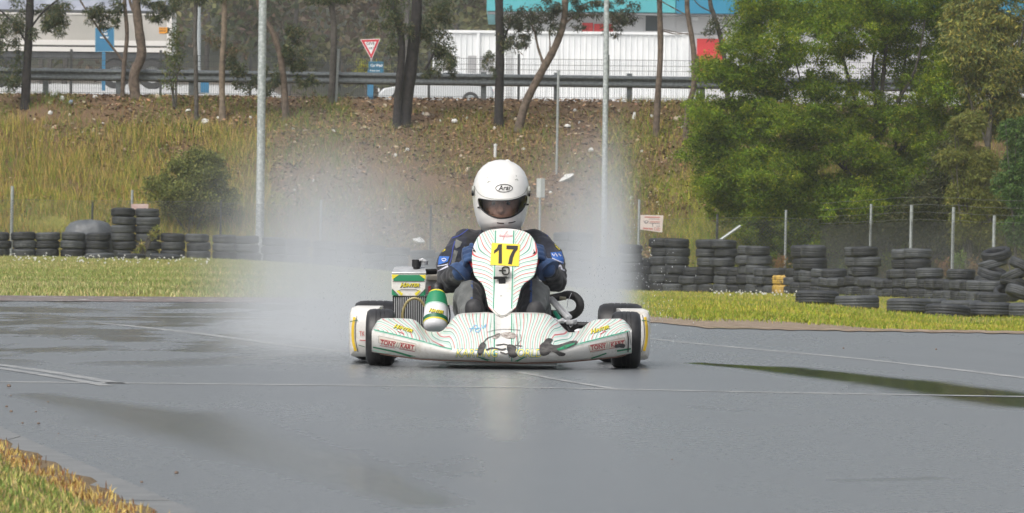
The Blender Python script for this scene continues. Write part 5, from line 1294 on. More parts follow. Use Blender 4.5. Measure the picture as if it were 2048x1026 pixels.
bd('numeral', merge2d(poly2d([(996.5, 489), (1003.8, 488), (1003.8, 527), (996.8, 527), (997.5, 500), (987.8, 507.5), (988.2, 501), (994, 496)], 5)), K_INK, .0075, npl)
bd('numeral', merge2d(poly2d([(1012.8, 490.5), (1036, 491.5), (1035.4, 498), (1029.5, 506.5), (1026, 515.5), (1023.6, 528.5), (1016.2, 528), (1019, 514), (1023, 505), (1027, 498.8), (1012.8, 498)], 5)), K_INK, .0075, npl)
bd('lettering', merge2d(text2d('freeline', 8.5, 1011, 471, 2, shear=.35, xs=1.1, bold=-.004), ribbon2d(smooth_open([(1015.5, 462), (1010, 468), (1008, 474), (1005.5, 481)], 4), 1.0), ribbon2d(smooth_open([(1000, 472), (1014, 473.5), (1024, 472)], 4), .7)), M('pink_script', (.62, .28, .30), .5), .004)
bd('seam', merge2d(ribbon2d(smooth_open([(986, 618), (994, 626), (1001, 630), (1010, 629.5), (1020, 623), (1028, 618)], 4), 1.3)), K_SEAM, .004)
bd('badge', merge2d(ribbon2d(smooth_open([(999, 592), (1002, 590.8), (1005, 591.6)], 4), 1.0)), K_SEAM, .004)
for px, py in ((948, 501), (1069, 505)):
    c_ = KP(px, py, board_y(px, py) - .006); mb = KB(); mb.lathe([(0, 0), (.005, 0), (.005, .006), (0, .006)], c_, 'y', 8); mb.tube([c_, c_ + Vector((.012 if px < 1000 else -.012, -.003, -.012))], .0022, 5); mb.tube([c_, c_ + Vector((-.004, -.003, .014))], .0018, 5); mb.build('cable_tie', K_BLK, board_o)
# timing box hung below the plate
mb = KB(); p = [KP(990, 530, 0), KP(1018.5, 532, 0), KP(1019, 553, 0), KP(990, 554.5, 0)]; by = board_y(1005, 545) - .006
def bx3(pts, y0, y1, name, mat, par, bev=.003):
    mb = KB(); mb.loft([[KP(px, py, y0) for px, py in pts], [KP(px, py, y1) for px, py in pts]]); return mb.build(name, mat, par, bevel=bev)
tb = bx3([(990, 531), (1019.5, 532.5), (1019, 553.5), (990.5, 555)], by - .035, by - .004, 'transponder', M('transponder_plastic', (.58, .58, .55), .5), board_o)
bx3([(997, 556), (1010.5, 556), (1011.5, 567.5), (997.5, 568)], by - .040, by - .018, 'clamp', K_BLK, board_o)
bx3([(987, 553), (1014, 552.5), (1014, 556), (987, 559)], by - .046, by - .036, 'clamp', K_BLK, board_o, .002)
mb = KB(); c_ = KP(1011.5, 541, by - .037); rr = []
mb.tube([KP(1011.5 + 6.8 * math.copysign(abs(math.cos(q)) ** .6, math.cos(q)), 541 + 7.4 * math.copysign(abs(math.sin(q)) ** .6, math.sin(q)), by - .038) for q in np.linspace(0, 6.283, 25)[:-1]], .0036, 6, closed=True)
mb.build('latch', K_INK, tb); bx3([(998, 539.5), (1012, 539.5), (1012, 542), (998, 542)], by - .043, by - .037, 'latch', K_INK, tb, .001)

# ---- wheels
def wheel(cx, cy_px, yl, rad, wid, lab=None):
    c0 = KP(cx, cy_px, yl); c0.z = rad - .002; h = wid / 2
    mb = KB(); pr = [(rad * .50, -h * .82), (rad * .55, -h * .95), (rad * .74, -h * 1.0), (rad * .90, -h * .93), (rad * .975, -h * .74), (rad * .995, -h * .45)]
    gr_ = []
    for z in (-.32, -.30, -.27, -.25, .0 - .03, -.01, .01, .03, .25, .27, .30, .32):
        g = abs(z) in (.30, .27, .01); gr_.append((rad * (.985 if g else 1.0), h * z))
    full = pr + gr_ + [(r_, -z) for r_, z in pr[::-1]]
    mb.lathe(full, c0, 'x', 48, closed=True); w = mb.build('wheel', K_RUB, kart, smooth=True, label=lab)
    mb = KB(); mb.lathe([(rad * .5, -h * .8), (rad * .46, -h * .78), (rad * .42, -h * .4), (rad * .2, -h * .3), (.015, -h * .3), (.015, h * .3), (rad * .2, h * .3), (rad * .42, h * .4), (rad * .46, h * .78), (rad * .5, h * .8)], c0, 'x', 32, closed=True); mb.build('rim', K_ALU, w, smooth=True)
    return c0
wheel(761.2, 673, 0, .1295, .131); wheel(1251.8, 677, 0, .1295, .133)
wheel(753, 662, 1.04, .141, .212); wheel(1240.5, 666, 1.04, .141, .212)
# axle, hubs, frame
mb = KB(); mb.tube([KP(800, 662, 1.04), KP(1200, 666, 1.04)], .025, 14); mb.build('rear_axle', K_CHR, kart, smooth=True)
for a, b_ in ((800, 870), (1210, 1140)):
    mb = KB(); p0, p1 = KP(a, 672, 0), KP(b_, 676, .05); mb.tube([p0, p0.lerp(p1, .5) + Vector((0, 0, .01)), p1], [.018, .015, .013], 10); mb.build('stub_axle', K_ALU, kart, smooth=True)
zr = .045
for sx in (-1, 1):
    mb = KB(); o_ = K0
    pts = [Vector((sx * .16, -.30, zr + .01)), Vector((sx * .27, -.20, zr)), Vector((sx * .31, .0, zr + .01)), Vector((sx * .27, .25, zr)), Vector((sx * .27, .7, zr)), Vector((sx * .30, 1.05, zr + .05)), Vector((sx * .28, 1.18, zr + .06))]
    mb.tube([o_ + p for p in pts], .015, 10); mb.build('frame_rail', K_FRM, kart, smooth=True)
    # pod bar
    mb = KB(); mb.tube([o_ + Vector((sx * .28, .28, zr)), o_ + Vector((sx * .52, .30, zr + .02)), o_ + Vector((sx * .56, .45, zr + .03)), o_ + Vector((sx * .54, .72, zr + .02)), o_ + Vector((sx * .28, .76, zr))], .010, 8); mb.build('pod_bar', K_CHR, kart, smooth=True)
for yy_ in (-.29, .02, .5, 1.16):
    mb = KB(); mb.tube([K0 + Vector((-.28, yy_, zr + .01)), K0 + Vector((.28, yy_, zr + .01))], .014, 10); mb.build('cross_tube', K_FRM, kart, smooth=True)
mb = KB(); mb.prism([(-.25, .018), (.25, .018), (.25, .024), (-.25, .024)], -.30, .35, f=lambda x, y, z: K0 + Vector((x, y, z))); mb.build('floor_tray', K_ALU, kart)
# side pods
YSTR = M('pod_yellow', (.70, .48, .04), .4)
for sx in (-1, 1):
    xo = (KP(699.5, 660, .35) if sx < 0 else KP(1299, 662, .35)).x - K0.x; rows = []
    for (yl, ins, zb, zt_, xo_) in ((.235, .13, .10, .185, .035), (.245, .13, .055, .225, .015), (.27, .13, .035, .248, .004), (.33, .14, .03, .262, .0), (.5, .15, .03, .262, -.004), (.72, .13, .03, .26, -.0), (.82, .10, .04, .252, .02), (.86, .08, .07, .22, .045)):
        xa_, xb_ = xo - sx * xo_, xo - sx * ins; zm = (zb + zt_) / 2; ring = []
        for (fx, fz) in ((0, .12), (.04, .03), (.16, 0), (.6, 0), (1, 0), (1, .35), (1, .7), (1, 1), (.6, 1), (.2, 1), (.06, .965), (.0, .86), (-.03, .55), (-.02, .3)):
            ring.append(K0 + Vector((lerp(xa_, xb_, fx), yl, lerp(zb, zt_, fz))))
        rows.append(ring)
    mb = KB(); mb.loft(rows); sp = mb.build('side_pod', PWH, kart, smooth=True)
    bpy.context.view_layer.update(); SB = bvh_of([sp])
    q = (lambda x: x) if sx < 0 else (lambda x: 1999 - x)
    def sd(name, m2, mat, off): o = decal(name, m2, SB, off, mat, kart); o.parent = sp
    sd('decal_stripe', merge2d(ribbon2d(smooth_open([(q(709), 634), (q(705.5), 655), (q(706), 680), (q(711), 702)], 5), 5.2)), YSTR, .004)
    sd('decal_edge', merge2d(ribbon2d(smooth_open([(q(714), 630), (q(710.5), 655), (q(711), 680), (q(716), 704)], 5), 1.1)), K_INK, .004)
    sd('decal_edge', merge2d(ribbon2d([(q(700), 643), (q(716), 640)], 1.4), ribbon2d([(q(717), 690), (q(730), 694)], 1.2)), K_DGR, .0045)
    sd('decal_text', merge2d(text2d('TK', 14, q(724), 668, 0, xs=.6), ribbon2d([(q(719), 680), (q(731), 681)], 1.5)), K_RED, .0045)
# steering wheel and column
SWC = KP(1008, 515, .20); tilt = R(50)
def swp(a, r_=.147): return SWC + Vector((r_ * math.cos(a), r_ * math.sin(a) * math.sin(tilt) * .9, r_ * math.sin(a) * math.cos(tilt)))
mb = KB(); mb.tube([swp(q) for q in np.linspace(0, 2 * math.pi, 41)[:-1]], .0155, 10, closed=True); sw = mb.build('steering_wheel', M('red_grip', (.42, .02, .03), .7, c2=(.55, .04, .05), scale=60, bump=.3, bscale=200, bdist=.002), kart, smooth=True)
mb = KB()
for a in (R(0), R(180), R(270)): mb.tube([SWC, swp(a, .155)], .010, 6)
mb.lathe([(0, -.01), (.04, -.01), (.04, .01), (0, .01)], SWC, 'y', 16); mb.build('spoke', K_BLK, sw)
mb = KB(); mb.tube([SWC, K0 + Vector((0, -.08, .10))], .010, 8); mb.build('steering_column', K_CHR, kart, smooth=True)
# seat
mb = KB(); rows = []
for (z, yb, yf, w) in ((.05, .60, .40, .155), (.07, .70, .36, .175), (.12, .76, .38, .185), (.22, .80, .48, .19), (.32, .84, .60, .18), (.42, .87, .72, .165), (.50, .89, .80, .14)):
    rows.append([K0 + Vector((w * math.sin(q), lerp(yf, yb, (1 + math.cos(q)) / 2) if abs(q) < 3.2 else yf, z)) for q in np.linspace(-2.5, 2.5, 19)])
mb.grid(rows); s_o = mb.build('seat', M('seat_grp', (.02, .02, .022), .35), kart, smooth=True); mm = s_o.modifiers.new('s', 'SOLIDIFY'); mm.thickness = .006
# radiator
RY = .46
def rp(px, py, dy=0.0): return KP(px, py, RY + dy)
mb = KB(); mb.loft([[rp(785, 590), rp(851, 591), rp(851, 650), rp(787, 650)], [rp(785, 590, .035), rp(851, 591, .035), rp(851, 650, .035), rp(787, 650, .035)]]); rc = mb.build('radiator', K_BLK, kart)
mb = KB()
for k in range(17):
    x = 788.5 + k * 3.7; mb.loft([[rp(x, 594, -.006), rp(x + 1.3, 594, -.006), rp(x + 1.3, 649, -.006), rp(x, 649, -.006)], [rp(x, 594, .0), rp(x + 1.3, 594, .0), rp(x + 1.3, 649, 0), rp(x, 649, 0)]])
mb.build('core_fin', K_ALU, rc)
mb = KB(); mb.loft([[rp(783, 548, -.002), rp(852, 549, -.002), rp(851, 593, -.010), rp(783.5, 592, -.010)], [rp(783, 548, .04), rp(852, 549, .04), rp(851, 593, .04), rp(783.5, 592, .04)]]); cov = mb.build('radiator_cover', PWH, rc, bevel=.004)
mb = KB(); mb.loft([[rp(783, 547.5, -.006), rp(852.5, 548, -.006), rp(852.5, 544.5, -.006), rp(783, 544.5, -.006)], [rp(783, 547, .05), rp(852.5, 547, .05), rp(850, 534, .07), rp(789, 534, .07)], [rp(790, 547, .12), rp(850, 547, .12), rp(848, 533, .12), rp(793, 533, .12)]]); mb.build('header_tank', K_ALU, rc, bevel=.003)
bpy.context.view_layer.update(); RBV = bvh_of([cov])
def rdc(name, m2, mat, off): o = decal(name, m2, RBV, off, mat, kart); o.parent = cov
rdc('decal', merge2d(poly2d([(784, 549.5), (852, 550), (848, 562), (788, 562)], 6), poly2d([(783.5, 578), (797, 592), (783.5, 592)], 6), poly2d([(851.5, 578), (838, 592), (851, 592.5)], 6)), K_GRN, .003)
rdc('decal', merge2d(poly2d([(783.5, 549), (798, 549.4), (784.5, 559)], 6), poly2d([(851.8, 549.5), (839, 550), (851, 559)], 6), poly2d([(792, 581.5), (797, 580.5), (806, 587), (803, 592)], 6), poly2d([(842, 581.5), (837, 580.5), (829, 587), (832, 592)], 6)), K_YEL, .004)
rdc('decal_line', merge2d(ribbon2d([(785, 562.5), (850, 562.8)], 1.0), ribbon2d([(797, 581), (802, 579.5), (832, 579.5), (837, 581)], 1.3), ribbon2d([(783.5, 577), (798, 592)], 1.2), ribbon2d([(851.5, 577), (837, 592)], 1.2)), K_INK, .0045)
sponsor(819, 570.5, 9.6, 0, RBV, cov, 1.0)
mb = KB(); mb.tube([rp(829, 632, -.05) + Vector((.055 * math.cos(q), -.01 * math.sin(q), .082 * math.sin(q))) for q in np.linspace(.6, 5.2, 22)], .0065, 8); mb.build('hose', M('amber_hose', (.32, .27, .12), .35), kart, smooth=True)
mb = KB(); mb.tube([rp(833, 545, .05), rp(833, 533, .05)], .016, 12); mb.tube([rp(833, 534, .05), rp(833, 519, .05)], .021, 12); mb.build('radiator_cap', K_BLK, rc, bevel=.002)
mb = KB(); mb.tube([rp(838, 521, .04), rp(845, 518, .03), rp(852, 523, .03)], .006, 6); mb.tube([rp(848, 529, .06), rp(849, 520, .06)], .018, 12); mb.build('filler_neck', K_ALU, rc, bevel=.002)
mb = KB(); mb.tube([rp(852, 544, .10), rp(872, 543, .12)], .014, 10); mb.build('hose', K_BLK, kart, smooth=True)
# engine behind
EY = .66
def ep(px, py, dy=0.0): return KP(px, py, EY + dy)
eng = bx3([(838, 600), (892, 600), (892, 680), (838, 680)], EY, EY + .22, 'engine', M('engine_cast', (.16, .16, .16), .5, metal=.5, c2=(.26, .26, .26), scale=20), kart, .01)
mb = KB()
for k in range(6):
    yy0 = 556 + k * 6.5; mb.loft([[ep(846, yy0, -.01), ep(884, yy0, -.01), ep(884, yy0 + 3, -.01), ep(846, yy0 + 3, -.01)], [ep(846, yy0, .16), ep(884, yy0, .16), ep(884, yy0 + 3, .16), ep(846, yy0 + 3, .16)]])
mb.loft([[ep(851, 550, .0), ep(878, 550, .0), ep(878, 600, .0), ep(851, 600, .0)], [ep(851, 550, .14), ep(878, 550, .14), ep(878, 600, .14), ep(851, 600, .14)]]); mb.build('cylinder', K_ALU, eng)
bx3([(853, 548), (884, 549), (884, 563), (853, 562)], EY - .05, EY + .05, 'carburettor', M('carb', (.36, .34, .30), .5), eng, .006)
mb = KB(); 
for q in range(5): mb.tube([ep(859 + q * 3.4, 574 + (q % 2) * 5, -.10), ep(860 + q * 3.4, 585 + (q % 2) * 4, -.12), ep(858 + q * 3.4, 591, -.12)], .008, 7)
mb.build('red_fitting', K_RED, eng, smooth=True)
mb = KB(); mb.tube([ep(877, 570, -.14), ep(878, 560, -.14)], .008, 8); mb.build('bolt', K_CHR, eng, smooth=True)
mb = KB(); mb.tube([ep(862, 603, -.13), ep(872, 589, -.13), ep(880, 583, -.13)], [.035, .028, .02], 10); mb.build('black_hose', K_BLK, eng, smooth=True)
# catch bottle
BY = .16
a0, a1 = KP(870, 661, BY - .05), KP(874, 584, BY + .06); ax_ = (a1 - a0).normalized(); Lb = (a1 - a0).length
def blathe(prof, name, mat, par, n=36, off=0):
    sd_ = ax_.cross(Vector((0, 1, 0))).normalized(); up_ = sd_.cross(ax_).normalized(); mb = KB(); vs = []; m = len(prof)
    for r_, t in prof:
        for k in range(n):
            q = 2 * math.pi * k / n; vs.append(a0 + ax_ * (t * Lb) + sd_ * r_ * math.cos(q) + up_ * r_ * math.sin(q))
    mb.add(vs, [(i * n + k, i * n + (k + 1) % n, (i + 1) * n + (k + 1) % n, (i + 1) * n + k) for i in range(m - 1) for k in range(n)])
    return mb.build(name, mat, par, smooth=True)
def br(t): return float(np.interp(t, [0, .04, .12, .3, .5, .70, .86, .96, 1.0], [.030, .047, .054, .0565, .0545, .050, .044, .036, .028]))
bot = blathe([(0, 0)] + [(br(t), t) for t in np.linspace(0, 1, 24)] + [(0, 1)], 'catch_bottle', M('white_plastic', (.72, .73, .75), .35), kart)
blathe([(br(t) + .0012, t) for t in np.linspace(.60, .93, 10)], 'label_band', K_GRN, bot); blathe([(br(t) + .0014, t) for t in np.linspace(.93, .985, 5)], 'label_band', K_YEL, bot)
blathe([(br(t) + .0012, t) for t in (.20, .24, .285)], 'label_band', K_DGR, bot); blathe([(br(t) + .0012, t) for t in (.16, .18, .195)], 'label_band', K_YEL, bot); blathe([(br(t) + .0012, t) for t in (.565, .585, .598)], 'label_band', M('mint2', (.45, .6, .55), .4), bot)
blathe([(.0, 1.17), (.027, 1.17), (.030, 1.13), (.030, 1.02), (.026, .99)], 'bottle_cap', K_BLK, bot)
bpy.context.view_layer.update(); BV = bvh_of([bot]); sponsor(872, 622.5, 8.6, -10, BV, bot, .84)
# brake side: struts, tank, exhaust loop, master cylinder
for a, b_, r_ in (((1098, 597), (1136, 638), .0105), ((1104, 596), (1141, 634), .0085)):
    mb = KB(); mb.tube([KP(a[0], a[1], .34), KP(b_[0], b_[1], .0)], r_, 10); mb.build('steering_strut', K_CHR, kart, smooth=True)
mb = KB(); mb.tube([KP(1136, 660, .02), KP(1110, 625, .2)], .010, 8); mb.build('frame_stay', K_FRM, kart, smooth=True)
mb = KB(); pts = [KP(1085, 600, .62)] + [KP(1137 + 23.5 * math.cos(q), 610.5 - 21 * math.sin(q), .60 - .03 * math.cos(q)) for q in np.linspace(R(120), R(-125), 22)] + [KP(1100, 628, .5)]
mb.tube(pts, [.018] + [.0195] * (len(pts) - 2) + [.019], 14); mb.build('intake_hose', M('ribbed_rubber', (.02, .02, .02), .55, bump=.3, bscale=90, scale=20, c2=(.035, .035, .035)), kart, smooth=True)
mb = KB(); mb.tube([KP(1137 + 17 * math.cos(q), 610 - 15 * math.sin(q), .58) for q in (1.0, .5)] , .024, 12); 
mb = KB(); mb.tube([KP(1119, 596, .52), KP(1132, 597, .52)], .008, 8); mb.build('hose_clip', M('clip_tan', (.35, .32, .22), .5), kart, smooth=True)
mb = KB(); mb.tube([KP(1143, 586, .56), KP(1136, 602, .52), KP(1134, 616, .46)], .0016, 5); mb.build('cable', K_ALU, kart)
cal = bx3([(1119, 646), (1133, 640), (1152, 645), (1164, 652), (1150, 660), (1140, 670), (1128, 664)], -.03, .06, 'brake_caliper', K_BLK, kart, .006)
mb = KB(); mb.lathe([(0, -.01), (.022, -.008), (.026, 0), (.026, .012), (0, .012)], KP(1142.5, 645, -.05), 'z', 20); mb.tube([KP(1139, 650, -.055), KP(1141, 654, -.06), KP(1145, 650, -.055)], .004, 6); mb.build('reservoir', K_CHR, cal, smooth=True)
mb = KB(); mb.tube([KP(1117, 644, -.04), KP(1126, 641, -.05), KP(1130, 644, -.05)], [.010, .013, .009], 8); mb.build('pedal_pivot', K_ALU, cal, smooth=True)
mb = KB(); mb.tube([KP(1134, 650, -.04), KP(1140, 662, -.06), KP(1148, 664, -.05)], .006, 6); mb.build('bracket', K_BLK, cal, smooth=True)
mb = KB(); mb.tube([KP(1150, 650, .05), KP(1180, 651, .05)], .016, 10); mb.build('bumper_bar', K_BLK, kart, smooth=True)
# small cables and frame clutter in the gaps
for pts in ([(890, 655), (893, 640), (891, 622)], [(896, 650), (900, 632), (897, 610)], [(1092, 640), (1110, 640), (1126, 655)]):
    mb = KB(); mb.tube([KP(a, b_, .25) for a, b_ in smooth_open(pts, 4)], .004, 6); mb.build('cable', K_BLK, kart, smooth=True)
# pedals
for px in (947, 1066): bx3([(px - 9, 622), (px + 9, 622), (px + 8, 640), (px - 8, 640)], -.19, -.18, 'pedal', K_ALU, kart, .002)
# ================================================================ THE DRIVER
drv = empty('person', K0, 'kart driver in white full-face helmet and dark race suit hunched behind the number board', 'person')
bpy.context.view_layer.update()
def capsule(mb, p0, r0, p1, r1, n=16):
    p0, p1 = Vector(p0), Vector(p1); ax = p1 - p0; L = ax.length; ax = ax.normalized() if L > 1e-6 else Vector((0, 0, 1))
    a = ax.cross(Vector((0, 1, 0.01))).normalized(); b = ax.cross(a); rings = []
    prof = [(-math.cos(q) * r0, math.sin(q) * r0) for q in np.linspace(.18, math.pi / 2, 5)] + [(L - math.cos(q) * r1, math.sin(q) * r1) for q in np.linspace(math.pi / 2, math.pi - .18, 5)]
    for h, r_ in prof: rings.append([p0 + ax * h + (a * math.cos(q) + b * math.sin(q)) * r_ for q in np.linspace(0, 2 * math.pi, n + 1)[:-1]])
    mb.loft(rings)
def blob(name, caps, voxel, mats, parent, smooth=4, fold=0, fscale=.06):
    mb = KB()
    for c in caps: capsule(mb, *c)
    me = mb.mesh('tmp'); o = bpy.data.objects.new('tmp', me); COL.objects.link(o)
    m = o.modifiers.new('r', 'REMESH'); m.mode = 'VOXEL'; m.voxel_size = voxel
    m = o.modifiers.new('s', 'SMOOTH'); m.iterations = smooth; m.factor = .5
    if fold:
        tx_ = bpy.data.textures.new('folds', 'CLOUDS'); tx_.noise_scale = fscale; tx_.noise_depth = 2
        m = o.modifiers.new('d', 'DISPLACE'); m.texture = tx_; m.strength = fold; m.mid_level = .5
    dg = bpy.context.evaluated_depsgraph_get(); me2 = bpy.data.meshes.new_from_object(o.evaluated_get(dg))
    bpy.data.objects.remove(o); bpy.data.meshes.remove(me); me2.name = name
    me2.materials.clear()
    return link_mesh(name, me2, mats, parent, True)
def fabric(name, c, c2, rough=.8):
    t = NT(name); n_ = t.noise(18, 4, .6); t.set('Base Color', t.ramp(n_, [(.35, c), (.65, c2)])).set('Roughness', rough).set('Sheen Weight', .15); t.bump(n_ + t.noise(420, 2) * .12, .5, .006); return t.m
S_BLK = fabric('suit_black', (.008, .009, .012), (.018, .019, .024)); S_NAVY = fabric('suit_navy', (.008, .010, .020), (.015, .019, .036)); S_GREY = fabric('suit_grey', (.085, .092, .092), (.14, .148, .145))
S_BLUE = fabric('piping_blue', (.02, .05, .16), (.03, .08, .24)); GLV = fabric('glove_blue', (.012, .035, .10), (.03, .08, .20)); SKIN = M('skin', (.70, .36, .26), .55, c2=(.78, .44, .33), scale=30)
BOOT = M('boot_suede', (.020, .020, .022), .65, c2=(.045, .045, .048), scale=30)
HC = KP(1002, 392, .53)           # helmet centre
J = dict(pelvis=K0 + Vector((0, .64, .17)), waist=K0 + Vector((0, .68, .30)), chest=K0 + Vector((0, .66, .45)), neck=K0 + Vector((-.005, .60, .60)))
sL, sR = KP(937, 490, .62), KP(1070, 490, .62)
eL, eR = KP(896, 563, .42), KP(1110, 562, .42)
wL, wR = KP(921, 545, .20), KP(1094, 538, .20)
kL, kR = KP(938, 592, .16), KP(1070, 590, .16)
aL, aR = KP(950, 662, -.06), KP(1062, 662, -.06)
mL, mR = KP(905, 520, .54), KP(1101, 520, .54)
caps = [(J['pelvis'] + Vector((-.08, 0, 0)), .12, J['pelvis'] + Vector((.08, 0, 0)), .12), (J['pelvis'], .135, J['waist'], .14), (J['waist'], .14, J['chest'], .155),
        (J['chest'] + Vector((-.07, 0, .02)), .115, J['chest'] + Vector((.07, 0, .02)), .115), (J['chest'] + Vector((-.11, 0, .08)), .085, J['chest'] + Vector((.11, 0, .08)), .085),
        (J['neck'] + Vector((0, .02, -.06)), .085, J['neck'] + Vector((0, -.03, .04)), .066)]
for s_, m_, e_, w_ in ((sL, mL, eL, wL), (sR, mR, eR, wR)):
    caps += [(J['neck'] + Vector((0, .03, -.07)), .075, s_, .074), (s_, .078, m_, .068), (m_, .068, e_, .056), (e_, .056, e_.lerp(w_, .5), .049), (e_.lerp(w_, .5), .049, w_, .038)]
for sx, k_, a_ in ((-1, kL, aL), (1, kR, aR)):
    h_ = J['pelvis'] + Vector((sx * .09, -.02, -.01)); mid_ = h_.lerp(k_, .5) + Vector((sx * .02, 0, .01))
    caps += [(h_, .095, mid_, .085), (mid_, .085, k_, .068), (k_, .066, k_.lerp(a_, .4), .058), (k_.lerp(a_, .4), .058, a_, .040)]
body = blob('body', caps, .010, [S_BLK, S_NAVY, S_GREY, SKIN, S_BLUE], drv, 4, .026, .055)
def img(v):
    "photo pixel of a world point, used only while choosing which cloth panel a face belongs to"
    q = CAM3.transposed() @ (v - CAMO); return CX + FPX * q.x / -q.z, CY - FPX * q.y / -q.z
for p in body.data.polygons:
    c_ = K0 + p.center; lx, ly, lz = c_.x - K0.x, c_.y - K0.y, c_.z; mi = 0
    if ly < .50 and lz < .40 and abs(lx) < .24 and c_.z < .405 and (c_ - eL).length > .10 and (c_ - eR).length > .10 and min((c_ - eL.lerp(wL, .5)).length, (c_ - eR.lerp(wR, .5)).length) > .085:
        k_ = kL if lx < 0 else kR; out = (lx - (k_.x - K0.x)) * (-1 if lx < 0 else 1)
        mi = 2 if out > -.012 else (4 if out > -.020 else 0)
    elif lz > .55 and abs(lx) < .06: mi = 0
    elif abs(lx) > .17 and lz > .48: mi = 1
    p.material_index = mi
# face inside the helmet
HR = Matrix.Rotation(R(-9), 3, 'X')
def hp(x, y, z): return HC + HR @ Vector((x, y, z))
def fp(x, y, z): return hp(x, y - .004, z - .030)
face = blob('head', [(fp(0, .0, .03), .088, fp(0, -.01, -.03), .082), (fp(0, -.06, -.07), .050, fp(0, -.045, -.04), .055), (fp(0, -.098, -.015), .010, fp(0, -.116, -.058), .0155), (fp(-.012, -.104, -.062), .009, fp(.012, -.104, -.062), .009),
    (fp(-.045, -.078, .004), .013, fp(.045, -.078, .004), .013), (fp(-.032, -.075, -.05), .026, fp(-.034, -.068, -.06), .026), (fp(.032, -.075, -.05), .026, fp(.034, -.068, -.06), .026),
    (fp(-.02, -.085, -.088), .009, fp(.02, -.085, -.088), .009), (hp(0, .0, -.06), .06, J['neck'], .055)], .0035, SKIN, drv, 3)
EYE = M('eye_white', (.45, .42, .40), .2); IRI = M('iris', (.05, .045, .04), .2); BRW = M('eyebrow', (.09, .05, .03), .8)
for sx in (-1, 1):
    mb = KB(); capsule(mb, fp(sx * .032, -.078, -.018), .0115, fp(sx * .032, -.0785, -.018), .0115); e_ = mb.build('eye', EYE, face, smooth=True)
    mb = KB(); capsule(mb, fp(sx * .031, -.0865, -.021), .0060, fp(sx * .031, -.087, -.021), .0060); mb.build('iris', IRI, face, smooth=True)
    mb = KB(); mb.tube([fp(sx * .014, -.094, -.003), fp(sx * .032, -.094, .004), fp(sx * .050, -.084, -.001)], [.004, .006, .003], 6); mb.build('eyebrow', BRW, face, smooth=True)
# helmet shell
ZP = [(-.175, .062, .120, .095), (-.165, .078, .145, .12), (-.15, .092, .158, .135), (-.12, .108, .168, .15), (-.08, .120, .170, .16), (-.04, .128, .168, .168), (0, .1325, .163, .172), (.04, .131, .155, .172), (.08, .122, .140, .160), (.11, .108, .118, .142), (.135, .088, .092, .118), (.152, .064, .066, .086), (.162, .040, .042, .052), (.167, .018, .02, .02), (.168, .002, .002, .002)]
def hring(z, k=1.0, n=72):
    w = np.interp(z, [q[0] for q in ZP], [q[1] for q in ZP]) * k; f = np.interp(z, [q[0] for q in ZP], [q[2] for q in ZP]) * k; b_ = np.interp(z, [q[0] for q in ZP], [q[3] for q in ZP]) * k
    out = []
    for j in range(n):
        q = 2 * math.pi * j / n; cx_, sy_ = math.cos(q), math.sin(q)
        e = 2 / 2.25; x = w * math.copysign(abs(cx_) ** e, cx_); y = (b_ if sy_ > 0 else f) * math.copysign(abs(sy_) ** e, sy_)
        out.append(hp(x, y, z * (1 if k == 1 else .965)))
    return out
zs = list(np.interp(np.linspace(0, 1, 54), np.linspace(0, 1, len(smooth_open([(q[0], q[1]) for q in ZP], 4))), [q[0] for q in smooth_open([(q[0], q[1]) for q in ZP], 4)]))
zs = sorted(set(round(z, 4) for z in zs))
HSH = NT('helmet_white_gloss'); HSH.set('Base Color', HSH.mix(HSH.noise(25, 4, .7).ss(.5, .9), (.74, .735, .71), (.64, .63, .59))).set('Roughness', .28).set('Coat Weight', .5).set('Coat Roughness', .08); HW = HSH.m
# full outer skin (for laying marks) and double-walled shell (for the opening)
def skin_mesh(k=1.0): mb = KB(); mb.loft([hring(z, k) for z in zs], cap=False); return mb
tmp = skin_mesh().build('tmp_skin', HW, None, smooth=True); tmp.location = K0; bpy.context.view_layer.update(); HB = bvh_of([tmp]); bpy.data.objects.remove(tmp)
mb = KB(); outer = [hring(z) for z in zs]; inner = [hring(z, .90) for z in zs]; mb.loft(outer + inner[::-1], cap=False)
n_ = 72; tot = len(outer) + len(inner); mb.F += [((tot - 1) * n_ + k, (tot - 1) * n_ + (k + 1) % n_, (k + 1) % n_, k) for k in range(n_)]; mb.I += [0] * n_
hel = mb.build('helmet', [HW, K_BLK], drv, smooth=True); hel.location = (0, 0, 0)
OPEN = smooth_closed([(957, 398), (959, 411), (966, 421), (978, 430), (992, 435.5), (1006, 436.5), (1022, 434), (1036, 427), (1046, 418), (1052, 406), (1053.5, 396), (1050, 391), (1036, 397), (1018, 401), (998, 401.5), (978, 400.5), (964, 398.5)], 3)
cut = KB(); cut.loft([[KP(px, py, .20) for px, py in OPEN], [KP(px, py, .50) for px, py in OPEN]]); co = cut.build('tmp_cut', K_BLK, drv)
bm_ = hel.modifiers.new('b', 'BOOLEAN'); bm_.operation = 'DIFFERENCE'; bm_.object = co; bm_.solver = 'EXACT'
bpy.context.view_layer.update(); dg = bpy.context.evaluated_depsgraph_get(); me3 = bpy.data.meshes.new_from_object(hel.evaluated_get(dg)); hel.modifiers.clear(); hel.data = me3
bpy.data.objects.remove(co)
me3.polygons.foreach_set('use_smooth', [True] * len(me3.polygons)); me3.set_sharp_from_angle(angle=R(40))
def hd(name, m2, mat, off, par=None):
    o = decal(name, m2, HB, off, mat, drv, KD + .75); o.parent = par or hel; return o
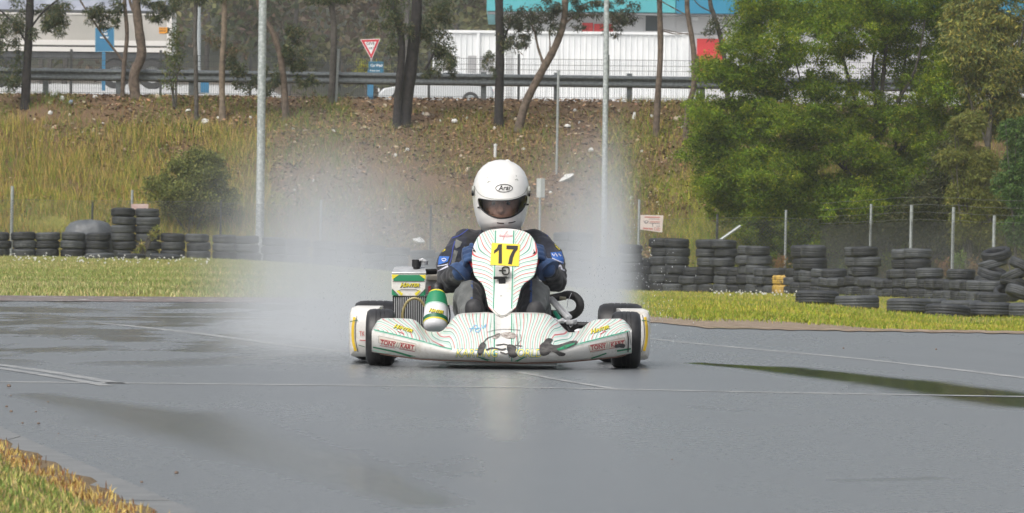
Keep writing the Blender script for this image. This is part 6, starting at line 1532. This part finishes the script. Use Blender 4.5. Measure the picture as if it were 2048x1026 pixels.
# visor: tinted, clear enough to see the face
vt = NT('visor_tint'); tr_ = vt.t.nodes.new('ShaderNodeBsdfTransparent'); tr_.inputs[0].default_value = (.66, .68, .68, 1); gl_ = vt.t.nodes.new('ShaderNodeBsdfGlossy'); gl_.inputs['Roughness'].default_value = .05
fr_ = vt.t.nodes.new('ShaderNodeFresnel'); fr_.inputs[0].default_value = 1.6; mx_ = vt.t.nodes.new('ShaderNodeMixShader')
vt.t.links.new(fr_.outputs[0], mx_.inputs[0]); vt.t.links.new(tr_.outputs[0], mx_.inputs[1]); vt.t.links.new(gl_.outputs[0], mx_.inputs[2]); vt.t.links.new(mx_.outputs[0], vt.out.inputs[0])
big = [(lerp(1004, x, 1.012), lerp(415, y, 1.02)) for x, y in OPEN]
vis = hd('visor', poly2d(big, 4), vt.m, .0025)
for p in vis.data.polygons: p.use_smooth = True
rim_pts = OPEN + [OPEN[0]]
mb = KB(); rp3 = []
for px, py in OPEN:
    h_ = HB.ray_cast(CAMO, ray(px, py).normalized()); rp3.append(h_[0])
mb.tube(rp3, .0032, 6, closed=True); mb.build('visor_seal', K_BLK, hel, smooth=True)
hd('shell_edge', merge2d(ribbon2d(smooth_open([(949, 372), (953, 381), (960, 389), (972, 395), (990, 398), (1010, 398.5), (1032, 395), (1048, 387), (1055, 375)], 4), 1.0)), K_SEAM, .003)
# badge
hd('badge', merge2d(ribbon2d([(1008 + 17 * math.cos(q), 376.3 + 7.6 * math.sin(q)) for q in np.linspace(0, 6.2832, 40)], 1.3)), K_INK, .003)
hd('lettering', merge2d(text2d('Arai', 13.5, 1008.2, 376, 2, shear=.25, xs=1.0, bold=.012), ribbon2d([(998, 380), (1004, 371)], 1.0)), K_INK, .003)
hd('chin_vent', merge2d(ribbon2d([(994, 445.5), (1001, 446.5), (1008, 446.8)], 1.9), ribbon2d([(1017, 446), (1024, 445), (1031, 443)], 1.9)), K_BLK, .002)
hd('vent_mark', merge2d(ribbon2d(smooth_open([(975, 366), (977, 362.5), (982, 362.5)], 3), 1.3), ribbon2d([(974, 354), (975.5, 357)], 1.2), ribbon2d(smooth_open([(1030, 360), (1034, 358), (1036, 361)], 3), 1.3), ribbon2d([(1032, 350), (1033, 353)], 1.2)), K_SEAM, .003)
# brow vents on the crown, side pods, pivots
for px, w_ in ((977, 9), (1014, 14)):
    c_ = HB.ray_cast(CAMO, ray(px, 326).normalized())[0]
    if c_ is None: c_ = hp(0, 0, .16)
for x_, z_, l_ in ((-.052, .1485, .05), (.028, .1605, .05)):
    mb = KB(); capsule(mb, hp(x_, -.03, z_ - .012), .018, hp(x_ * .9, .06, z_ - .006), .016); mb.build('crown_vent', HW, hel, smooth=True)
for sx in (-1, 1):
    c_ = hp(sx * .1285, -.055, -.02) ; mb = KB(); mb.lathe([(0, -.008), (.020, -.006), (.022, 0), (.022, .006), (0, .006)] if sx < 0 else [(0, .008), (.020, .006), (.022, 0), (.022, -.006), (0, -.006)], c_ + Vector((0, 0, .035)), 'x', 20); mb.build('visor_pivot', K_SEAM, hel, smooth=True)
    mb = KB(); mb.lathe([(0, -.006), (.013, -.004), (.013, .004), (0, .004)], hp(sx * .131, -.075, .0), 'x', 16); mb.build('visor_pivot', K_BLK, hel, smooth=True)
for px, py in ((960, 415), (1053.5, 409)):
    h_ = HB.ray_cast(CAMO, ray(px, py).normalized())[0]
    if h_ is not None: mb = KB(); capsule(mb, h_ + Vector((-.008, -.002, 0)), .0045, h_ + Vector((.006, -.004, 0)), .0045); mb.build('visor_tab', K_BLK, hel, smooth=True)
# gloves: palm, four fingers round the rim, thumb
def glove(w_, a_mid, side, shade):
    caps = []; c_ = swp(a_mid)
    t_ = (swp(a_mid + .05) - swp(a_mid - .05)).normalized()  # along the rim, upwards on one side
    if t_.z < 0: t_ = -t_
    out = (c_ - SWC).normalized(); fwd = Vector((0, -1, 0)); fwd = (fwd - t_ * fwd.dot(t_)).normalized()
    back = c_ - fwd * .030 + out * .012                         # back of the hand lies behind the rim
    caps.append((w_, .040, back, .036))
    for k in range(4):
        o_ = t_ * (.036 - .0235 * k); ln = (1.0, 1.08, 1.0, .86)[k]; r_ = (.0112, .0115, .011, .0098)[k]
        kn = back + o_ + out * .024 + fwd * .004
        p1 = c_ + o_ + out * (.030) + fwd * .022 * ln; p2 = c_ + o_ + out * .004 + fwd * .034 * ln; p3 = c_ + o_ - out * .020 + fwd * .020 * ln
        caps += [(back + o_ * .8, .017, kn, .0135), (kn, .0130, p1, r_ * 1.06), (p1, r_ * 1.04, p2, r_), (p2, r_, p3, r_ * .9)]
    th0 = back + t_ * .020 - out * .020; th1 = c_ + t_ * .052 - out * .022 + fwd * .006; th2 = c_ + t_ * .066 - out * .004 + fwd * .022
    caps += [(back, .022, th0, .0165), (th0, .0155, th1, .0135), (th1, .013, th2, .0115)]
    g = blob('glove', caps, .0042, [GLV, S_BLK], drv, 2, .004, .03)
    # cuff
    mb = KB(); d_ = (back - w_).normalized(); q0 = w_.lerp(back, -.25); q1 = w_.lerp(back, .35); mb.tube([q0, q0.lerp(q1, .5), q1], [.058, .056, .047], 18); mb.build('cuff', GLV, g, smooth=True)
    return g
glove(wL, R(184), -1, 0); glove(wR, R(4), 1, 0)
# boots standing up behind the nose
for px, bx_, by_ in ((951, 947, 611), (1063, 1071, 615)):
    heel, ball, toe = KP(px, 672, -.10), KP(lerp(px, bx_, .6), 640, -.165), KP(bx_, by_ + 4, -.175)
    o_ = blob('boot', [(KP(px, 665, -.07), .042, heel, .036), (heel, .036, ball, .040), (ball, .042, toe, .040), (ball + Vector((.012, 0, 0)), .036, toe + Vector((.010, .0, -.01)), .036)], .006, BOOT, drv, 3)
# marks sewn on the suit
bpy.context.view_layer.update(); DB = bvh_of([body])
W_T = M('suit_white_print', (.50, .50, .58), .7); Y_T = M('suit_yellow_patch', (.60, .52, .03), .7); B_T = M('suit_blue_patch', (.03, .12, .42), .7); B_L = M('suit_piping', (.035, .06, .30), .7); G_P = M('suit_grey_panel', (.10, .105, .10), .8, c2=(.15, .155, .15), scale=20)
def sdc(name, m2, mat, off=.004):
    o = decal(name, m2, DB, off, mat, drv, KD + .72); o.parent = body; return o
sdc('patch', merge2d(poly2d([(883, 500), (889, 494), (891, 500), (885, 504)], 4)), Y_T, .006); sdc('patch', merge2d(poly2d([(1109, 488), (1113, 487), (1122, 495), (1119, 500), (1112, 494)], 4)), Y_T, .006)
sdc('patch', poly2d([(879, 512), (899, 513), (895, 523), (890, 525), (876, 530), (877, 518)], 4), B_T, .006); sdc('patch', poly2d([(1101, 505), (1123, 503), (1128, 520), (1126, 528), (1104, 516)], 4), B_T, .006)
sdc('lettering', merge2d(ribbon2d(smooth_closed([(883, 519), (888, 516.5), (892, 519), (888, 522)], 3), 1.8), ribbon2d([(875, 532), (884, 531), (896, 528)], 1.8), ribbon2d([(876, 542), (886, 537), (896, 532)], lambda t: lerp(1.5, 4.0, t)),
    ribbon2d([(1104, 516), (1115, 521), (1128, 526)], 1.8), ribbon2d(smooth_open([(1113, 527), (1116, 534), (1121, 531), (1124, 538), (1130, 541)], 4), 3.2), ribbon2d([(1104, 507), (1108, 512), (1111, 506), (1115, 513)], 2.0), ribbon2d([(1117, 507), (1122, 512)], 2.4)), W_T, .008)
sdc('panel', merge2d(poly2d([(912, 478), (924, 484), (920, 493), (912, 497), (909, 490)], 4), poly2d([(908, 500), (916, 502), (909, 528), (902, 530), (905, 512)], 4), poly2d([(928, 492), (935, 496), (934, 512), (925, 514), (924, 504)], 4)), G_P, .005)
sdc('piping', merge2d(ribbon2d(smooth_open([(962, 446), (945, 452), (920, 470), (904, 476)], 4), 1.3), ribbon2d(smooth_open([(910, 482), (906, 495), (903, 515), (898, 530)], 4), 1.6), ribbon2d(smooth_open([(1050, 448), (1065, 452), (1085, 464), (1096, 472)], 4), 1.3), ribbon2d([(875, 590), (890, 596), (905, 598)], 1.6), ribbon2d([(1098, 594), (1112, 594), (1128, 586)], 1.6)), B_L, .005)
# helmet collar
mb = KB(); rows = []
for z_, w_, f_, b_ in ((.565, .115, .09, .10), (.60, .105, .085, .09), (.63, .088, .075, .08)):
    rows.append([K0 + Vector((-.008 + w_ * math.cos(q), .58 + (b_ if math.sin(q) > 0 else f_) * math.sin(q), z_)) for q in np.linspace(0, 2 * math.pi, 29)[:-1]])
mb.loft(rows); mb.build('collar', S_NAVY, drv, smooth=True)
# ================================================================ LITTER AND STONES
LW = M('litter_white', (.60, .61, .60), .6, c2=(.75, .75, .73), scale=20); LB = M('litter_tan', (.42, .33, .24), .7, c2=(.6, .52, .42), scale=20); LBL = M('litter_blue', (.35, .45, .6), .6)
def scrap(px, py, w, h, label, mat, group=None, cat='litter', name='litter'):
    b = on_bank(px, py); s = FPX / b.y; mb = MB(); n = 9; R_ = w / 2 / s; T_ = h / 2 / s
    out = [(R_ * math.cos(q) * random.uniform(.7, 1.05), R_ * .8 * math.sin(q) * random.uniform(.6, 1.1)) for q in np.linspace(0, 2 * math.pi, n + 1)[:-1]]
    rows = [[Vector((x * .9, y * .9, -.02)) for x, y in out], [Vector((x, y, T_ * random.uniform(.3, .8))) for x, y in out], [Vector((x * .55, y * .55, T_ * random.uniform(1.2, 2.0))) for x, y in out]]
    mb.loft(rows); o = mb.build(name, mat); o.location = b + Vector((0, 0, .01)); o.rotation_euler = (random.uniform(-.1, .5), random.uniform(-.3, .3), random.uniform(0, 6)) ; return tag(o, label, cat, group, 'thing')
scrap(1133, 357, 46, 7, 'large pale crumpled plastic sheet on the bank by the thin bare post', LW)
# second pale sheet sits low by the fence foot, in the mist
b = P(838, 482, 131.3); o = scrap(838, 440, 34, 6, 'pale plastic sheet at the foot of the bank in the spray', LW); o.location = (b.x, 131.4, b.z)
for px, py, w, h, m_, lab in [(108, 172, 22, 9, LW, 'white box-like scrap under the rail near the charred trunk'), (125, 200, 14, 8, LW, 'pale wad of paper at the bank crest beside the charred trunk'), (141, 206, 10, 7, LBL, 'light blue scrap on the bank crest'),
    (190, 195, 12, 5, LW, 'flat white strip of litter below the rail'), (100, 228, 11, 7, LW, 'pale grey crumpled bag under the charred trunk'), (410, 246, 20, 8, LW, 'long pale bag between the two slim stems'),
    (377, 223, 14, 4, LW, 'thin white strip beside the slim dark stem'), (316, 197, 14, 9, LB, 'yellowish lump of litter by the thick brown trunk'), (853, 232, 20, 7, LB, 'tan cardboard strip right of the thickest black trunk'.replace('right of', 'beyond')),
    (909, 244, 20, 6, LW, 'white flat carton on the bank near the straight black trunk'), (815, 301, 12, 5, LW, 'pale green-white scrap above the helmet side of the bank'), (935, 342, 12, 8, LB, 'tan paper cup beside the helmet'),
    (770, 213, 10, 6, LB, 'yellowish ball of paper at the foot of the bent trunk'), (1135, 255, 20, 6, LW, 'pale flat sheet just beyond the leaning brown trunk'), (1268, 238, 9, 14, LW, 'bent white tube on the bank near the thinner lamp pole'),
    (1304, 234, 9, 5, LW, 'white scrap beside the slim straight brown stem'), (1355, 240, 20, 8, LB, 'tan crumpled paper between the two slim stems at the feathery tree'), (1182, 302, 14, 6, LW, 'white scrap beside the thinner lamp pole halfway down')]:
    scrap(px, py, w, h, lab, m_)
for k in range(70):
    u = random.uniform(60, 1460); py = random.uniform(225, 400) if random.random() < .75 else random.uniform(205, 260)
    if u < 560 and py > 300: continue
    if u > 1290 and py > 290: continue
    scrap(u, py, random.uniform(4, 10), random.uniform(2, 5), 'small pale scrap of litter among the leaves and grass of the bank', random.choice([LW, LW, LB]), 'small scraps of litter on the bank')
ST = M('loose_stone', (.10, .07, .05), .8, c2=(.24, .18, .14), scale=40)
for k, (px, py, w) in enumerate([(18, 776, 10), (22, 794, 4), (13, 817, 7), (22, 827, 8), (72, 827, 5), (96, 807, 5), (45, 850, 6), (77, 851, 7), (353, 951, 10), (283, 969, 7), (117, 871, 4), (5, 888, 9), (16, 893, 6), (165, 931, 6), (191, 875, 3), (1872, 701, 5), (1687, 699, 5), (1344, 923, 4)]):
    g = G(px, py); s = FPX / g[1]; mb = MB(); r_ = w / 2 / s
    rings = [[Vector((r_ * k2 * math.cos(q) * random.uniform(.8, 1.1), r_ * k2 * math.sin(q) * random.uniform(.8, 1.1), r_ * z_)) for q in np.linspace(0, 6.283, 9)[:-1]] for k2, z_ in ((.7, -.02), (1, .35), (.85, .8), (.4, 1.1))]
    mb.loft(rings); o = mb.build('stone', ST, smooth=True); o.location = (g[0], g[1], .004)
    tag(o, 'small brown stone or clod lying on the wet asphalt', 'stone', 'stones lying on the asphalt')
# white clover heads dotted in the verge grass
mbv = []
def dots(u0, u1, d0, d1, n, label):
    u = rng.uniform(u0, u1, n); y = rng.uniform(d0, d1, n); x = (u - 1024) / FPX * y; z = H(x, y) + rng.uniform(.03, .09, n)
    c = np.stack([x, y, z], 1); r_ = rng.uniform(.010, .022, n)[:, None]
    V = np.stack([c + r_ * np.array([1, 0, 0]), c + r_ * np.array([0, 0, 1]), c - r_ * np.array([1, 0, 0]), c - r_ * np.array([0, 0, 1])], 1).reshape(-1, 3)
    V2 = np.stack([c + r_ * np.array([1, 0, 0]), c + r_ * np.array([0, 1, 0]), c - r_ * np.array([1, 0, 0]), c - r_ * np.array([0, 1, 0])], 1).reshape(-1, 3)
    V = np.concatenate([V, V2]); i = np.arange(2 * n) * 4
    tag(np_mesh('clover_flowers', V, np.stack([i, i + 1, i + 2, i + 3], 1), LW), label, 'flowers', kind='stuff')
dots(20, 420, 95, 126, 130, 'tiny white clover heads in the grass before the low tyre wall')
dots(1420, 1600, 95, 124, 60, 'tiny white clover heads in the grass before the long tyre wall')
# ================================================================ SPRAY
sv = bpy.data.materials.new('spray_mist'); sv.use_nodes = True; nt_ = sv.node_tree
for n in list(nt_.nodes): nt_.nodes.remove(n)
class V: pass
vt = NT.__new__(NT); vt.m = sv; vt.t = nt_; vt.tc = nt_.nodes.new('ShaderNodeTexCoord')
x, y, z = vt.xyz()
n1 = vt.noise(1.6, 4, .6, vt.mapped((1.0, .35, .8))); n2 = vt.noise(5.0, 3, .6, vt.mapped((1.0, .3, .55), (3, 1, 0)))
n3_ = vt.noise(16.0, 3, .65, vt.mapped((1.0, .15, .16), (7, 2, 0)))
nz = (n1 * 2.2 + n2 * 1.4 + n3_ * .9 - 1.5).f('MAXIMUM', 0.05)
grow = ((y - 1.0) * .14).f('MAXIMUM', 0.0)
left = ((x + .82 + grow * .28) / (grow * .42 + .25)).sq() ; left = (left * -1.0).f('EXPONENT')
right = ((x - .56 - grow * .05) / (grow * .22 + .17)).sq(); right = (right * -1.0).f('EXPONENT')
cut_r = 1.0 - (x + (n2 - .5) * .12).ss(.54, .74)
midg = (((x + .05) / .55).sq() * -1.0).f('EXPONENT')
zf = (z * (-1.0 / .62)).f('EXPONENT'); zf2 = (z * (-1.0 / .66)).f('EXPONENT'); zl = (z * (-1.0 / .40)).f('EXPONENT')
start = y.ss(.80, 1.7); fade = 1.0 - y.ss(7.0, 9.6); top = 1.0 - (z + (n1 - .5) * .5).ss(.65, 1.35); side = x.ss(-2.1, -1.2)
dens = (left * zf * 1.08 + right * cut_r * zf2 * 1.25 + midg * zl * .16) * nz * start * fade * top * side * .72
pv = nt_.nodes.new('ShaderNodeVolumePrincipled'); pv.inputs['Color'].default_value = (.88, .91, .93, 1); pv.inputs['Anisotropy'].default_value = .15
nt_.links.new(dens.s, pv.inputs['Density']); out = nt_.nodes.new('ShaderNodeOutputMaterial'); nt_.links.new(pv.outputs[0], out.inputs['Volume'])
mb = MB(); mb.box(-2.15, .98, .80, 9.7, .006, 1.48); sp_o = mb.build('water_spray', sv); sp_o.location = K0
tag(sp_o, 'white mist of water thrown up behind the kart wheels', 'spray', kind='stuff')
# flying drops
n = 2600; sd_ = rng.random(n) < .5; age = rng.uniform(0, 1, n) ** 1.3
yq = 1.0 + age * 3.2; xq = np.where(sd_, -.60 - age * .25, .56) + rng.normal(0, .10 + .10 * age, n); zq = .02 + rng.gamma(1.6, .17, n) * (1 - .3 * age)
c = np.stack([xq, yq, zq], 1) + np.array(K0); r_ = rng.uniform(.0006, .0019, n)[:, None]; el = np.array([.3, .4, 1.0]) * rng.uniform(1, 4, (n, 1))
V8 = np.stack([c + r_ * np.array([1, 0, 0]), c + r_ * np.array([0, 0, 1]) * el, c - r_ * np.array([1, 0, 0]), c - r_ * np.array([0, 0, 1]) * el, c + r_ * np.array([0, 1, 0]), c - r_ * np.array([0, 1, 0])], 1).reshape(-1, 3)
i = np.arange(n) * 6; F8 = np.concatenate([np.stack([i + a, i + b_, i + e_], 1) for e_ in (4, 5) for a, b_ in ((0, 1), (1, 2), (2, 3), (3, 0))])
tag(np_mesh('water_droplets', V8, F8, M('water_drop', (.62, .66, .68), .15)), 'tiny flying drops of water behind the kart wheels', 'water drops', kind='stuff')
# damp air
hz = bpy.data.materials.new('damp_air'); hz.use_nodes = True; t2 = hz.node_tree
for n in list(t2.nodes): t2.nodes.remove(n)
pv2 = t2.nodes.new('ShaderNodeVolumePrincipled'); pv2.inputs['Color'].default_value = (.9, .93, .95, 1); pv2.inputs['Density'].default_value = .0003; o2 = t2.nodes.new('ShaderNodeOutputMaterial'); t2.links.new(pv2.outputs[0], o2.inputs['Volume'])
mb = MB(); mb.box(-210, 210, -45, 350, -6, 60); tag(mb.build('haze', hz), kind='stuff')
